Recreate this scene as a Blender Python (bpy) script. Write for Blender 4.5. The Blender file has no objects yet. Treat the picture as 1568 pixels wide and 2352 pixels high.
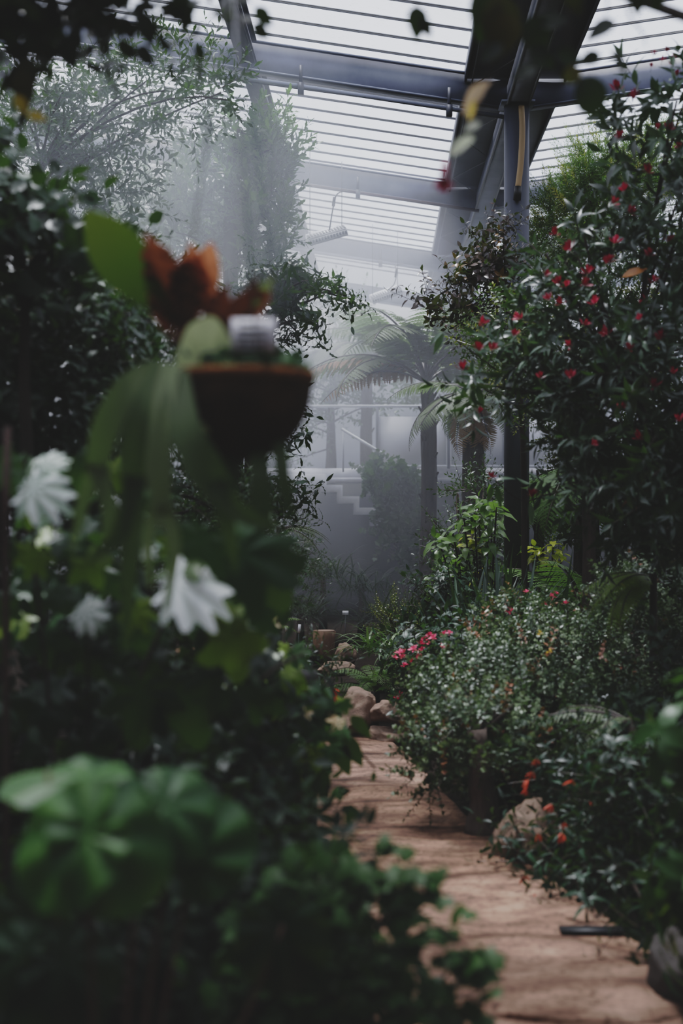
import bpy, math, random
import numpy as np
from mathutils import Vector, Matrix, noise as mnoise

PI = math.pi
SC = bpy.context.scene
COL = SC.collection
F = 3267.0          # focal length in pixels of the 1568 x 2352 frame (50 mm lens, 36 mm tall sensor)
EYE = 1.6

def at(px, py, d):
    """world point seen at that place of the frame, d metres ahead"""
    return np.array([(px - 784.0) * d / F, d, EYE + (1176.0 - py) * d / F])

def nrm(v):
    v = np.asarray(v, float)
    return v / np.maximum(np.linalg.norm(v, axis=-1, keepdims=True), 1e-9)

# ------------------------------------------------------------------ mesh containers
class M:
    """a bag of geometry: verts, quads, tris and a 3-channel tint per vertex (r shade, g wood, b special)"""
    def __init__(s, V=None, Q=None, T=None, C=None):
        s.V = np.zeros((0, 3)) if V is None else np.asarray(V, float).reshape(-1, 3)
        s.Q = np.zeros((0, 4), int) if Q is None or len(Q) == 0 else np.asarray(Q, int).reshape(-1, 4)
        s.T = np.zeros((0, 3), int) if T is None or len(T) == 0 else np.asarray(T, int).reshape(-1, 3)
        s.C = np.tile(np.array([0.5, 0, 0.]), (len(s.V), 1)) if C is None else np.asarray(C, float).reshape(-1, 3)
    def moved(s, R=None, t=(0, 0, 0), sc=1.0):
        V = s.V * sc
        if R is not None: V = V @ np.asarray(R).T
        return M(V + np.asarray(t), s.Q, s.T, s.C)
    def tint(s, r=None, g=None, b=None):
        C = s.C.copy()
        if r is not None: C[:, 0] = r
        if g is not None: C[:, 1] = g
        if b is not None: C[:, 2] = b
        return M(s.V, s.Q, s.T, C)

def cat(ms):
    ms = [m for m in ms if len(m.V)]
    if not ms: return M()
    off = np.cumsum([0] + [len(m.V) for m in ms[:-1]])
    return M(np.concatenate([m.V for m in ms]), np.concatenate([m.Q + o for m, o in zip(ms, off)]),
             np.concatenate([m.T + o for m, o in zip(ms, off)]), np.concatenate([m.C for m in ms]))

def scatter(tm, R, T, S, shade=None, special=None):
    """N copies of template tm in one bag: R (N,3,3), T (N,3), S (N,)"""
    N, n = len(T), len(tm.V)
    if N == 0 or n == 0: return M()
    V = np.einsum('nij,vj->nvi', R, tm.V) * np.asarray(S).reshape(N, 1, 1) + np.asarray(T)[:, None, :]
    offs = (np.arange(N) * n)[:, None, None]
    Q = (tm.Q[None] + offs).reshape(-1, 4); T3 = (tm.T[None] + offs).reshape(-1, 3)
    C = np.tile(tm.C[None], (N, 1, 1))
    if shade is not None: C[:, :, 0] = np.clip(C[:, :, 0] + (np.asarray(shade)[:, None] - 0.5), 0, 1)
    if special is not None: C[:, :, 2] = np.asarray(special)[:, None]
    return M(V.reshape(-1, 3), Q, T3, C.reshape(-1, 3))

def mesh_of(name, m, mat, smooth=True):
    me = bpy.data.meshes.new(name)
    nv, nq, nt = len(m.V), len(m.Q), len(m.T)
    me.vertices.add(nv); me.vertices.foreach_set('co', m.V.astype(np.float32).ravel())
    me.loops.add(nq * 4 + nt * 3)
    me.loops.foreach_set('vertex_index', np.concatenate([m.Q.ravel(), m.T.ravel()]).astype(np.int32))
    me.polygons.add(nq + nt)
    st = np.concatenate([np.arange(nq) * 4, nq * 4 + np.arange(nt) * 3]).astype(np.int32)
    me.polygons.foreach_set('loop_start', st)
    if smooth: me.polygons.foreach_set('use_smooth', np.ones(nq + nt, bool))
    a = me.attributes.new('tint', 'FLOAT_COLOR', 'POINT')
    a.data.foreach_set('color', np.concatenate([m.C, np.ones((nv, 1))], 1).astype(np.float32).ravel())
    me.update(calc_edges=True); me.validate()
    me.materials.append(mat)
    return me

def obj(name, m, mat, parent=None, smooth=True, label=None):
    """ONE mesh object; m in world coordinates, stored relative to its thing's base"""
    if parent is not None:
        base = np.array(parent['_base']) if '_base' in parent else np.array(parent.location)
        m = m.moved(t=-base)
    o = bpy.data.objects.new(name, mesh_of(name, m, mat, smooth)); COL.objects.link(o)
    if parent is not None:
        o.parent = parent
        o['_base'] = [float(x) for x in base]
    if label: o['label'] = label
    return o

def thing(name, label, cat_, loc, group=None):
    o = bpy.data.objects.new(name, None); COL.objects.link(o)
    o.location = tuple(float(x) for x in loc); o.empty_display_size = 0.1
    o['label'] = label; o['category'] = cat_
    if group: o['group'] = group
    return o

def tag(o, label, cat_, group=None, kind=None):
    o['label'] = label; o['category'] = cat_
    if group: o['group'] = group
    if kind: o['kind'] = kind
    return o

def recenter(o):
    """moves a lone mesh's origin to its base"""
    me = o.data; n = len(me.vertices); co = np.empty(n * 3, np.float32); me.vertices.foreach_get('co', co); co = co.reshape(-1, 3)
    b = np.array([co[:, 0].mean(), co[:, 1].mean(), co[:, 2].min()]); co -= b
    me.vertices.foreach_set('co', co.ravel()); me.update(); o.location = tuple(float(x) for x in b)
    return o

def struct(name, m, mat, label=None, cat_=None, smooth=False):
    o = obj(name, m, mat, None, smooth); o['kind'] = 'structure'
    if label: o['label'] = label
    if cat_: o['category'] = cat_
    return o

# ------------------------------------------------------------------ basic solids
def box(c, s, R=None, sh=0.5):
    x, y, z = np.array(s) / 2.0
    V = np.array([[a * x, b * y, d * z] for a in (-1, 1) for b in (-1, 1) for d in (-1, 1)])
    Q = [(0, 1, 3, 2), (4, 6, 7, 5), (0, 4, 5, 1), (2, 3, 7, 6), (0, 2, 6, 4), (1, 5, 7, 3)]
    return M(V, Q).moved(R, c).tint(sh)

def beam(p, q, w, h, up=(0, 0, 1)):
    """a box bar from p to q, w across and h along up"""
    p, q = np.array(p, float), np.array(q, float)
    y = nrm(q - p); x = nrm(np.cross(y, up)); z = np.cross(x, y)
    return box((p + q) / 2, (w, np.linalg.norm(q - p), h), np.stack([x, y, z], 1))

def tube(pts, rad, sides=8, shade=0.5, wood=0.0, bump=0.0, seed=0, cap=True):
    P = np.array(pts, float); n = len(P)
    r = np.full(n, rad, float) if np.isscalar(rad) else np.interp(np.linspace(0, 1, n), np.linspace(0, 1, len(rad)), rad)
    tan = nrm(np.gradient(P, axis=0)); rng = np.random.default_rng(seed)
    ref = np.array([0, 0, 1.]) if abs(tan[0, 2]) < 0.9 else np.array([1., 0, 0])
    x = nrm(np.cross(tan[0], ref)); V = []
    ang = np.linspace(0, 2 * PI, sides, endpoint=False)
    for i in range(n):
        x = nrm(x - tan[i] * np.dot(x, tan[i])); y = np.cross(tan[i], x)
        rr = r[i] * (1 + bump * rng.uniform(-1, 1, sides)) if bump else np.full(sides, r[i])
        V.append(P[i] + (np.cos(ang) * rr)[:, None] * x + (np.sin(ang) * rr)[:, None] * y)
    V = np.concatenate(V); k = np.arange(sides); k2 = (k + 1) % sides
    Q = np.concatenate([np.stack([i * sides + k, i * sides + k2, (i + 1) * sides + k2, (i + 1) * sides + k], 1) for i in range(n - 1)])
    T = []
    if cap:
        V = np.concatenate([V, P[:1], P[-1:]]); c0 = n * sides
        T = [(c0, b, a) for a, b in zip(k, k2)] + [(c0 + 1, (n - 1) * sides + a, (n - 1) * sides + b) for a, b in zip(k, k2)]
    C = np.tile([shade, wood, 0.], (len(V), 1))
    return M(V, Q, T, C)

def bez(p0, p1, p2, n=8):
    t = np.linspace(0, 1, n)[:, None]
    return (1 - t) ** 2 * np.array(p0, float) + 2 * t * (1 - t) * np.array(p1, float) + t * t * np.array(p2, float)

def path_pts(pts, n=12):
    """a smooth line through the points"""
    P = np.array(pts, float)
    if len(P) < 3: return np.linspace(P[0], P[-1], n)
    Pe = np.concatenate([[2 * P[0] - P[1]], P, [2 * P[-1] - P[-2]]]); out = []
    k = max(2, n // (len(P) - 1))
    for i in range(1, len(Pe) - 2):
        t = np.linspace(0, 1, k, endpoint=False)[:, None]; a, b, c, d = Pe[i - 1], Pe[i], Pe[i + 1], Pe[i + 2]
        out.append(0.5 * (2 * b + (c - a) * t + (2 * a - 5 * b + 4 * c - d) * t ** 2 + (3 * b - a - 3 * c + d) * t ** 3))
    return np.concatenate(out + [P[-1:]])

def lathe(prof, n=32, c=(0, 0, 0)):
    pr = np.array(prof, float); a = np.linspace(0, 2 * PI, n, endpoint=False)
    V = np.stack([pr[:, 0, None] * np.cos(a), pr[:, 0, None] * np.sin(a), np.repeat(pr[:, 1, None], n, 1)], -1).reshape(-1, 3)
    k = np.arange(n); k2 = (k + 1) % n
    Q = np.concatenate([np.stack([i * n + k, i * n + k2, (i + 1) * n + k2, (i + 1) * n + k], 1) for i in range(len(pr) - 1)])
    return M(V + np.array(c), Q)

def rock(c, s, seed, sub=4, rough=0.28, rotz=0.0, flat=0.12):
    """an angular boulder: a rounded block cut by planes and roughened"""
    rng = np.random.default_rng(seed); n = 2 ** sub + 2
    g = np.linspace(-1, 1, n); V = []; Q = []
    for ax in range(3):
        for sg in (-1, 1):
            b = len(V); u, v = np.meshgrid(g, g, indexing='ij'); p = np.zeros((n * n, 3))
            p[:, ax] = sg; p[:, (ax + 1) % 3] = u.ravel(); p[:, (ax + 2) % 3] = v.ravel(); V += list(p)
            for i in range(n - 1):
                for j in range(n - 1):
                    q = (b + i * n + j, b + (i + 1) * n + j, b + (i + 1) * n + j + 1, b + i * n + j + 1)
                    Q.append(q if sg > 0 else q[::-1])
    V = np.array(V); V = V * 0.35 + nrm(V) * 0.65
    for _ in range(9):
        d = nrm(rng.normal(size=3)); o = rng.uniform(0.68, 0.9); h = V @ d - o
        V -= np.maximum(h, 0)[:, None] * d * 0.92
    off = rng.uniform(-50, 50, 3)
    f = np.array([mnoise.fractal(Vector(v * 1.7 + off), 1.0, 2.0, 4) for v in V])
    V = V * (1 + rough * 0.45 * f)[:, None]
    V = V * np.array(s) / 2
    V[:, 2] = np.maximum(V[:, 2], -s[2] / 2 + flat * s[2])
    ca, sa = math.cos(rotz), math.sin(rotz)
    V = V @ np.array([[ca, -sa, 0], [sa, ca, 0], [0, 0, 1]]).T
    V[:, 2] -= V[:, 2].min()
    return M(V + np.array(c), Q)

# ------------------------------------------------------------------ leaves
def prof(kind, t):
    if kind == 'ovate':   return np.sin(PI * np.clip(t, 0, 1) ** 0.75) ** 0.85
    if kind == 'lance':   return np.sin(PI * np.clip(t, 0, 1) ** 0.85) ** 1.1
    if kind == 'obov':    return np.sin(PI * np.clip(t, 0, 1) ** 1.35) ** 0.85
    if kind == 'round':   return np.sqrt(np.clip(1 - (2 * t - 1) ** 2, 0, 1))
    if kind == 'strap':   return np.clip(np.minimum(t * 8, 1) * (1 - t ** 4), 0, 1)
    return np.sin(PI * t)

def blade(L=1.0, W=0.4, kind='ovate', n=5, fold=0.25, droop=0.25, wave=0.0, stalk=0.08, serr=0.0):
    """one leaf from the origin along +y, upper side +z"""
    t = np.linspace(0.03, 1, n); w = np.maximum(prof(kind, t) * W / 2, W * 0.03)
    if serr: w = w * (1 + serr * np.where(np.arange(n) % 2 == 0, -1, 1))
    y = L * (stalk + (1 - stalk) * t); z = -droop * L * t ** 2
    wv = wave * W * np.where(np.arange(n) % 2 == 0, -1, 1)
    V = np.stack([np.stack([-w, y, z + fold * w + wv], 1), np.stack([0 * w, y, z], 1), np.stack([w, y, z + fold * w - wv], 1)], 1).reshape(-1, 3)
    Q = []
    for i in range(n - 1):
        a = 3 * i; Q += [(a + 1, a + 4, a + 3, a), (a + 2, a + 5, a + 4, a + 1)]
    V = np.concatenate([V, [[-W * .02, 0, 0], [W * .02, 0, 0]]]); b = len(V) - 2
    T = [(b, b + 1, 1)]
    C = np.tile([0.5, 0, 0.], (len(V), 1)); C[1:3 * n:3, 0] = 0.56
    return M(V, Q, T, C)

def polar(rfun, n=40, rings=4, cup=0.15, ridge=0.0, nr=7, droop=0.2, shade_ridge=0.0, gap=0.0):
    """a broad leaf spread about its stalk end (the origin): rfun(theta), theta = 0 along +y"""
    th = np.linspace(-PI + gap, PI - gap, n) if gap else np.linspace(-PI, PI, n, endpoint=False)
    r = np.array([rfun(a) for a in th]); V = [[0, 0, 0]]; C = [[0.62, 0, 0]]
    for k in range(1, rings + 1):
        s = k / rings
        x = np.sin(th) * r * s; y = np.cos(th) * r * s
        z = cup * r * s - droop * (r * s) ** 2 * 1.2 - ridge * s * (0.5 + 0.5 * np.cos(nr * th)) * (1.0 if k < rings else .7)
        V += np.stack([x, y, z], 1).tolist()
        C += np.stack([0.5 + shade_ridge * (np.cos(nr * th)) * -.5, 0 * th, 0 * th], 1).tolist()
    T = []; Q = []; m = n if not gap else n - 1
    for i in range(m):
        j = (i + 1) % n; T.append((0, 1 + j, 1 + i))
        for k in range(rings - 1):
            a = 1 + k * n; b = a + n; Q.append((a + i, a + j, b + j, b + i))
    return M(V, Q, T, C)

def lobed(lobes=5, depth=0.45, n=50, spread=2.4, sharp=1.0, teeth=0.05, rings=3, **kw):
    def rf(a):
        x = a / spread
        if abs(x) > 1: base = 0.32 * (1 - (abs(x) - 1) * 0.5)
        else: base = 1.0 - 0.42 * x * x
        l = (0.5 + 0.5 * math.cos(x * (lobes - 1) * PI)) ** sharp
        return base * (1 - depth * (1 - l)) * (1 + teeth * math.sin(a * 19))
    return polar(rf, n=n, rings=rings, **kw)

def heart(n=48, asym=0.15, **kw):
    def rf(a):
        s = abs(a) / PI
        r = 0.62 + 0.28 * math.cos(a * 0.5) ** 6 + 0.1 * math.cos(a) - 0.0
        if s > 0.86: r *= 1 - (s - 0.86) / 0.14 * 0.55
        return r * (1 + asym * math.sin(a)) * (1 + 0.015 * math.sin(a * 23))
    return polar(rf, n=n, **kw)

def frames(d, rng, flat=0.0, roll=None):
    """rotations whose +y goes along d and +z as near up as roll allows -> (N,3,3) with columns x, y, z"""
    d = nrm(d); N = len(d)
    up = np.tile([0, 0, 1.], (N, 1)) + rng.normal(size=(N, 3)) * (0.15 + flat)
    x = nrm(np.cross(d, up)); z = np.cross(x, d)
    return np.stack([x, d, z], 2)

def axis_frames(d, rng):
    """rotations whose +z goes along d, spun at random"""
    d = nrm(d); N = len(d); r = nrm(rng.normal(size=(N, 3)))
    x = nrm(np.cross(r, d)); y = np.cross(d, x)
    return np.stack([x, y, d], 2)

def sprig(leaf, n=9, L=0.2, s=0.07, elev=35, rng=None, twig=0.0025, tip=True, taper=0.3, var=0.15, arch=0.0, flatness=0.0, elev_tip=None):
    """a twig along +z with leaves set round it"""
    rng = rng or np.random.default_rng(1); out = []
    for i in range(n):
        f = (i + 0.6) / n; h = f * L; az = i * 2.39996 + rng.uniform(-.3, .3)
        if flatness and rng.random() < flatness: az = (0 if i % 2 else PI) + rng.uniform(-.4, .4)
        e = math.radians((elev if elev_tip is None else elev + (elev_tip - elev) * f) + rng.uniform(-18, 18))
        d = np.array([math.cos(az) * math.cos(e), math.sin(az) * math.cos(e), math.sin(e)])
        x = nrm(np.cross(d, [0, 0, 1.])); z = np.cross(x, d)
        k = s * (1 - taper * f) * rng.uniform(1 - var, 1 + var)
        lf = leaf[rng.integers(len(leaf))] if isinstance(leaf, list) else leaf
        m = lf.moved(np.stack([x, d, z], 1), (arch * L * f * f, 0, h), k)
        m.C[:, 0] = np.clip(lf.C[:, 0] + rng.uniform(-.2, .2), 0, 1); out.append(m)
    if tip:
        lf = leaf[0] if isinstance(leaf, list) else leaf
        out.append(lf.moved(np.array([[1, 0, 0], [0, 0, -1], [0, 1, 0]], float), (arch * L, 0, L), s * .7))
    t = np.linspace(0, 1, 3)
    out.append(tube(np.stack([arch * L * t ** 2, 0 * t, L * t], 1), [twig, twig * .5], 3, wood=1.0, cap=False))
    return cat(out)

def E(x0, y0, x1, y1, d, ry):
    """an ellipsoid that fills that box of the frame at depth d, ry deep"""
    a, b = at(x0, y0, d), at(x1, y1, d)
    return (a + b) / 2, np.array([abs(a[0] - b[0]) / 2, ry, abs(a[2] - b[2]) / 2])

def crown_points(ells, N, rng, shell=0.55):
    w = np.array([(r[0] * r[1] * r[2]) ** 0.667 for c, r in ells]); w = w / w.sum()
    k = rng.choice(len(ells), N, p=w); u = nrm(rng.normal(size=(N, 3)))
    rr = shell + (1 - shell) * rng.random(N) ** 0.7
    C = np.array([c for c, r in ells])[k]; R = np.array([r for c, r in ells])[k]
    return C + u * R * rr[:, None], nrm(u / R), C

def foliage(ells, sprigs, N, rng, shell=0.5, out=1.0, up=0.4, rnd=0.5, size=(0.8, 1.2), zmin=0.03, special=0.0, shade=None, extra=None):
    """sprigs over the ellipsoids; returns geometry and the points"""
    P, n, C = crown_points(ells, N, rng, shell)
    if extra is not None: P, n = extra(P, n)
    keep = P[:, 2] > zmin; P, n = P[keep], n[keep]; N = len(P)
    d = nrm(out * n + up * np.array([0, 0, 1.]) + rnd * rng.normal(size=(N, 3)))
    k = rng.integers(len(sprigs), size=N); ms = []
    S = rng.uniform(size[0], size[1], N)
    sh = rng.normal(0.5, 0.17, N) if shade is None else shade(P, rng)
    sp = (rng.random(N) < special).astype(float) if special else np.zeros(N)
    R = axis_frames(d, rng)
    for i, t in enumerate(sprigs):
        m = k == i
        if m.any(): ms.append(scatter(t, R[m], P[m], S[m], sh[m], sp[m] if special else None))
    return cat(ms), P

def limbs(base, pts, rng, r0, r1=0.006, sag=0.25, n=7, sides=6):
    """branches from a point (or points) to crown points"""
    base = np.atleast_2d(np.array(base, float)); out = []
    for p in pts:
        b = base[np.argmin(np.linalg.norm(base - p, axis=1) + rng.uniform(0, .3, len(base)))]
        mid = (b + p) / 2 + np.array([0, 0, sag * np.linalg.norm(p - b) * .5]) + rng.normal(size=3) * 0.06 * np.linalg.norm(p - b)
        out.append(tube(bez(b, mid, p, n), [r0, r1], sides, shade=rng.uniform(.35, .65), wood=1.0))
    return cat(out)
# ------------------------------------------------------------------ materials
def newmat(name):
    m = bpy.data.materials.new(name); m.use_nodes = True; nt = m.node_tree; nt.nodes.clear()
    out = nt.nodes.new('ShaderNodeOutputMaterial'); return m, nt, out

def N(nt, t, **kw):
    n = nt.nodes.new(t)
    for k, v in kw.items():
        if k in n.inputs: n.inputs[k].default_value = v
        else: setattr(n, k, v)
    return n

def rgba(c): return (c[0], c[1], c[2], 1.0)

def ramp(nt, stops, fac):
    r = nt.nodes.new('ShaderNodeValToRGB'); e = r.color_ramp.elements
    while len(e) < len(stops): e.new(0.5)
    for k, (p, c) in zip(e, stops): k.position = p; k.color = rgba(c)
    nt.links.new(fac, r.inputs[0]); return r.outputs[0]

def mixc(nt, fac, a, b, mode='MIX'):
    m = nt.nodes.new('ShaderNodeMix'); m.data_type = 'RGBA'; m.blend_type = mode
    for s, v in ((m.inputs[0], fac), (m.inputs[6], a), (m.inputs[7], b)):
        if hasattr(v, 'is_output') or hasattr(v, 'links'): nt.links.new(v, s)
        elif isinstance(v, (int, float)): s.default_value = v
        else: s.default_value = rgba(v)
    return m.outputs[2]

def leafmat(name, dark, mid, light, special=(.3, .25, .02), wood=(.05, .035, .025), rough=0.35, trans=0.3, spec=0.5, green=True):
    m, nt, out = newmat(name); L = nt.links.new
    a = N(nt, 'ShaderNodeAttribute', attribute_name='tint'); s = nt.nodes.new('ShaderNodeSeparateColor'); L(a.outputs['Color'], s.inputs[0])
    c = ramp(nt, [(0.12, dark), (0.5, mid), (0.88, light)], s.outputs[0])
    c = mixc(nt, s.outputs[2], c, special); c = mixc(nt, s.outputs[1], c, wood)
    b = N(nt, 'ShaderNodeBsdfPrincipled', Roughness=rough); b.inputs['Specular IOR Level'].default_value = spec
    L(c, b.inputs['Base Color'])
    t = nt.nodes.new('ShaderNodeBsdfTranslucent')
    L(mixc(nt, 0.4, c, (.16, .30, .03)) if green else c, t.inputs['Color'])
    f = nt.nodes.new('ShaderNodeMath'); f.operation = 'MULTIPLY_ADD'; L(s.outputs[1], f.inputs[0]); f.inputs[1].default_value = -trans; f.inputs[2].default_value = trans
    x = nt.nodes.new('ShaderNodeMixShader'); L(f.outputs[0], x.inputs[0]); L(b.outputs[0], x.inputs[1]); L(t.outputs[0], x.inputs[2])
    L(x.outputs[0], out.inputs['Surface']); return m

def plain(name, col, rough=0.6, metal=0.0, spec=0.4, noise_scale=0.0, col2=None, bump=0.0, detail=5, stretch=(1, 1, 1)):
    m, nt, out = newmat(name); L = nt.links.new
    b = N(nt, 'ShaderNodeBsdfPrincipled', Roughness=rough, Metallic=metal); b.inputs['Specular IOR Level'].default_value = spec
    b.inputs['Base Color'].default_value = rgba(col)
    if noise_scale:
        g = nt.nodes.new('ShaderNodeTexCoord'); mp = nt.nodes.new('ShaderNodeMapping'); mp.inputs['Scale'].default_value = stretch
        L(g.outputs['Object'], mp.inputs[0])
        n = N(nt, 'ShaderNodeTexNoise', Scale=noise_scale, Detail=detail, Roughness=0.62); L(mp.outputs[0], n.inputs['Vector'])
        L(ramp(nt, [(0.3, col), (0.7, col2 or tuple(x * .6 for x in col))], n.outputs[0]), b.inputs['Base Color'])
        if bump:
            u = N(nt, 'ShaderNodeBump', Strength=bump, Distance=0.03); L(n.outputs[0], u.inputs['Height']); L(u.outputs[0], b.inputs['Normal'])
    L(b.outputs[0], out.inputs['Surface']); return m

MAT = {}
MAT['steel'] = plain('grey painted steel', (.29, .315, .40), .5, 0, .4, 3.0, (.20, .22, .29))
MAT['steel_dark'] = plain('dark painted steel', (.075, .08, .105), .5, 0, .4, 3.0, (.052, .056, .074))
MAT['steel_light'] = plain('pale galvanised steel', (.20, .205, .225), .45, .2, .4, 4.0, (.13, .135, .15))
MAT['alu'] = plain('aluminium glazing bar', (.45, .46, .50), .45, .0)
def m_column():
    m, nt, out = newmat('weathered grey column paint with haze above'); L = nt.links.new
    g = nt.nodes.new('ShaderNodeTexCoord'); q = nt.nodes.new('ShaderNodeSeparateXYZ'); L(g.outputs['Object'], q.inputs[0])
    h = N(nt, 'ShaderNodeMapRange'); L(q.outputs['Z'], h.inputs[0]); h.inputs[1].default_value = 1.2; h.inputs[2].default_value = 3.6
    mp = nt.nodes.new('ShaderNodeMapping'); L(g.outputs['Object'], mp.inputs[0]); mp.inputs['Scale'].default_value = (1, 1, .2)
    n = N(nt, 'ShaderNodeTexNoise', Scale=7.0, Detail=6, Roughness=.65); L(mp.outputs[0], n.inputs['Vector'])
    c = mixc(nt, h.outputs[0], (.034, .038, .032), (.075, .08, .105))  # haze of the mist painted into the upper column colour
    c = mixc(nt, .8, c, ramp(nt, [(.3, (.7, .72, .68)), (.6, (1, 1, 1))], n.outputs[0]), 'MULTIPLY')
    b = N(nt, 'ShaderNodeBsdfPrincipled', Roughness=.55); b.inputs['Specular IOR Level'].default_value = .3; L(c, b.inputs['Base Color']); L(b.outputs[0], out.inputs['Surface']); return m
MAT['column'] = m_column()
MAT['wall_dark'] = plain('dark damp wall', (.035, .036, .038), .8, 0, .2, 2.0, (.022, .023, .024), .2)
MAT['wall'] = plain('dull green-grey wall', (.05, .055, .055), .8, 0, .2, 1.0, (.035, .04, .04))
MAT['wall_pale'] = plain('pale render', (.55, .56, .60), .8, 0, .2, 1.5, (.46, .47, .50))
MAT['panel'] = plain('off-white panel', (.62, .62, .66), .6, 0, .3, 1.2, (.55, .55, .6))
MAT['concrete'] = plain('stair concrete', (.50, .50, .54), .8, 0, .2, 6.0, (.38, .38, .42))
MAT['soil'] = plain('dark bed soil', (.020, .014, .010), .95, 0, .1, 9.0, (.008, .006, .005), .8)
MAT['stone'] = plain('pinkish sandstone', (.30, .205, .155), .85, 0, .2, 4.5, (.11, .078, .062), 1.0, 9)
MAT['stone_dark'] = plain('dark wet stone', (.055, .045, .04), .8, 0, .3, 5.0, (.03, .025, .022), .7, 8)
MAT['bark'] = plain('rough dark bark', (.06, .045, .036), .9, 0, .2, 9.0, (.018, .014, .012), 1.0, 8, (1, 1, .2))
MAT['bark_grey'] = plain('grey-brown stump bark', (.15, .115, .10), .9, 0, .2, 14.0, (.055, .042, .036), 1.0, 8, (1, 1, .25))
MAT['post'] = plain('blackened timber', (.012, .011, .010), .8, 0, .2, 8.0, (.006, .006, .006), .5, 6, (1, 1, .15))
MAT['stump'] = plain('cut log', (.20, .125, .085), .9, 0, .2, 8.0, (.09, .055, .04), .8, 8, (1, 1, .2))
MAT['cord'] = plain('black rubber', (.010, .010, .011), .5)
MAT['white'] = plain('white plastic', (.72, .72, .74), .5)
MAT['ink'] = plain('grey ink', (.18, .18, .20), .7)
MAT['lampmetal'] = plain('white lamp housing', (.75, .76, .80), .4, .1)
MAT['lampslot'] = plain('grey lamp fin gap', (.16, .165, .18), .5)
MAT['bamboo'] = plain('tan plastic pipe', (.42, .29, .15), .5, 0, .4, 6.0, (.33, .22, .11), stretch=(1, 1, .3))
MAT['coir'] = plain('coconut coir', (.075, .035, .016), .95, 0, .1, 14.0, (.018, .010, .006), 1.0, 8)
MAT['coir_rim'] = plain('coir rim', (.22, .095, .035), .95, 0, .1, 30.0, (.09, .04, .018), 1.0, 8)
MAT['moss'] = plain('dark moss', (.012, .03, .010), .9, 0, .1, 20.0, (.006, .012, .005), .8)
MAT['wire'] = plain('galvanised wire', (.10, .10, .115), .4, .3)
MAT['drain'] = plain('dark iron grate', (.012, .012, .014), .5, .3)
MAT['rail'] = plain('pale handrail', (.45, .46, .5), .5, .1)

def m_path():
    m, nt, out = newmat('sandstone flag path'); L = nt.links.new
    g = nt.nodes.new('ShaderNodeTexCoord'); mp = nt.nodes.new('ShaderNodeMapping'); L(g.outputs['Object'], mp.inputs[0]); mp.inputs['Scale'].default_value = (.62, 1.25, 1)
    w = N(nt, 'ShaderNodeTexNoise', Scale=1.5, Detail=3); L(mp.outputs[0], w.inputs['Vector'])
    wv = mixc(nt, 0.45, mp.outputs[0], w.outputs['Color'], 'ADD')
    v = N(nt, 'ShaderNodeTexVoronoi', feature='DISTANCE_TO_EDGE', Scale=1.0, Randomness=.8); L(wv, v.inputs['Vector'])
    v2 = N(nt, 'ShaderNodeTexVoronoi', Scale=1.0, Randomness=.8); L(wv, v2.inputs['Vector'])
    n = N(nt, 'ShaderNodeTexNoise', Scale=5.0, Detail=10, Roughness=.7); mp2 = nt.nodes.new('ShaderNodeMapping'); L(g.outputs['Object'], mp2.inputs[0]); mp2.inputs['Scale'].default_value = (.7, 1.5, 1); L(mp2.outputs[0], n.inputs['Vector'])
    c = ramp(nt, [(.30, (.10, .057, .038)), (.5, (.28, .175, .125)), (.70, (.45, .315, .235))], n.outputs[0])
    sp = nt.nodes.new('ShaderNodeSeparateColor'); L(v2.outputs['Color'], sp.inputs[0])
    c = mixc(nt, 0.55, c, ramp(nt, [(0, (.75, .62, .55)), (.5, (1, .9, .85)), (1, (.92, .9, .98))], sp.outputs[0]), 'MULTIPLY')
    e = ramp(nt, [(0.0, (.20, .16, .14)), (.02, (.50, .44, .40)), (.07, (1, 1, 1))], v.outputs['Distance'])
    c = mixc(nt, 0.85, c, e, 'MULTIPLY')
    n3 = N(nt, 'ShaderNodeTexNoise', Scale=34.0, Detail=6, Roughness=.75); L(g.outputs['Object'], n3.inputs['Vector'])
    c = mixc(nt, 0.75, c, ramp(nt, [(.38, (.18, .14, .12)), (.48, (1, 1, 1))], n3.outputs[0]), 'MULTIPLY')
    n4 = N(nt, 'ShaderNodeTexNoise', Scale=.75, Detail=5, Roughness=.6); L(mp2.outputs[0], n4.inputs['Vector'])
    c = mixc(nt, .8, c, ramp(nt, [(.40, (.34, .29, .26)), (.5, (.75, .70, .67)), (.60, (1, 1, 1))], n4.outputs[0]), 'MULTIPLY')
    b = N(nt, 'ShaderNodeBsdfPrincipled', Roughness=.8); b.inputs['Specular IOR Level'].default_value = .25; L(c, b.inputs['Base Color'])
    u = N(nt, 'ShaderNodeBump', Strength=.9, Distance=.03); L(n.outputs[0], u.inputs['Height'])
    u2 = N(nt, 'ShaderNodeBump', Strength=.5, Distance=.02); L(v.outputs['Distance'], u2.inputs['Height']); L(u.outputs[0], u2.inputs['Normal']); L(u2.outputs[0], b.inputs['Normal'])
    L(b.outputs[0], out.inputs['Surface']); return m
MAT['path'] = m_path()

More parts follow.
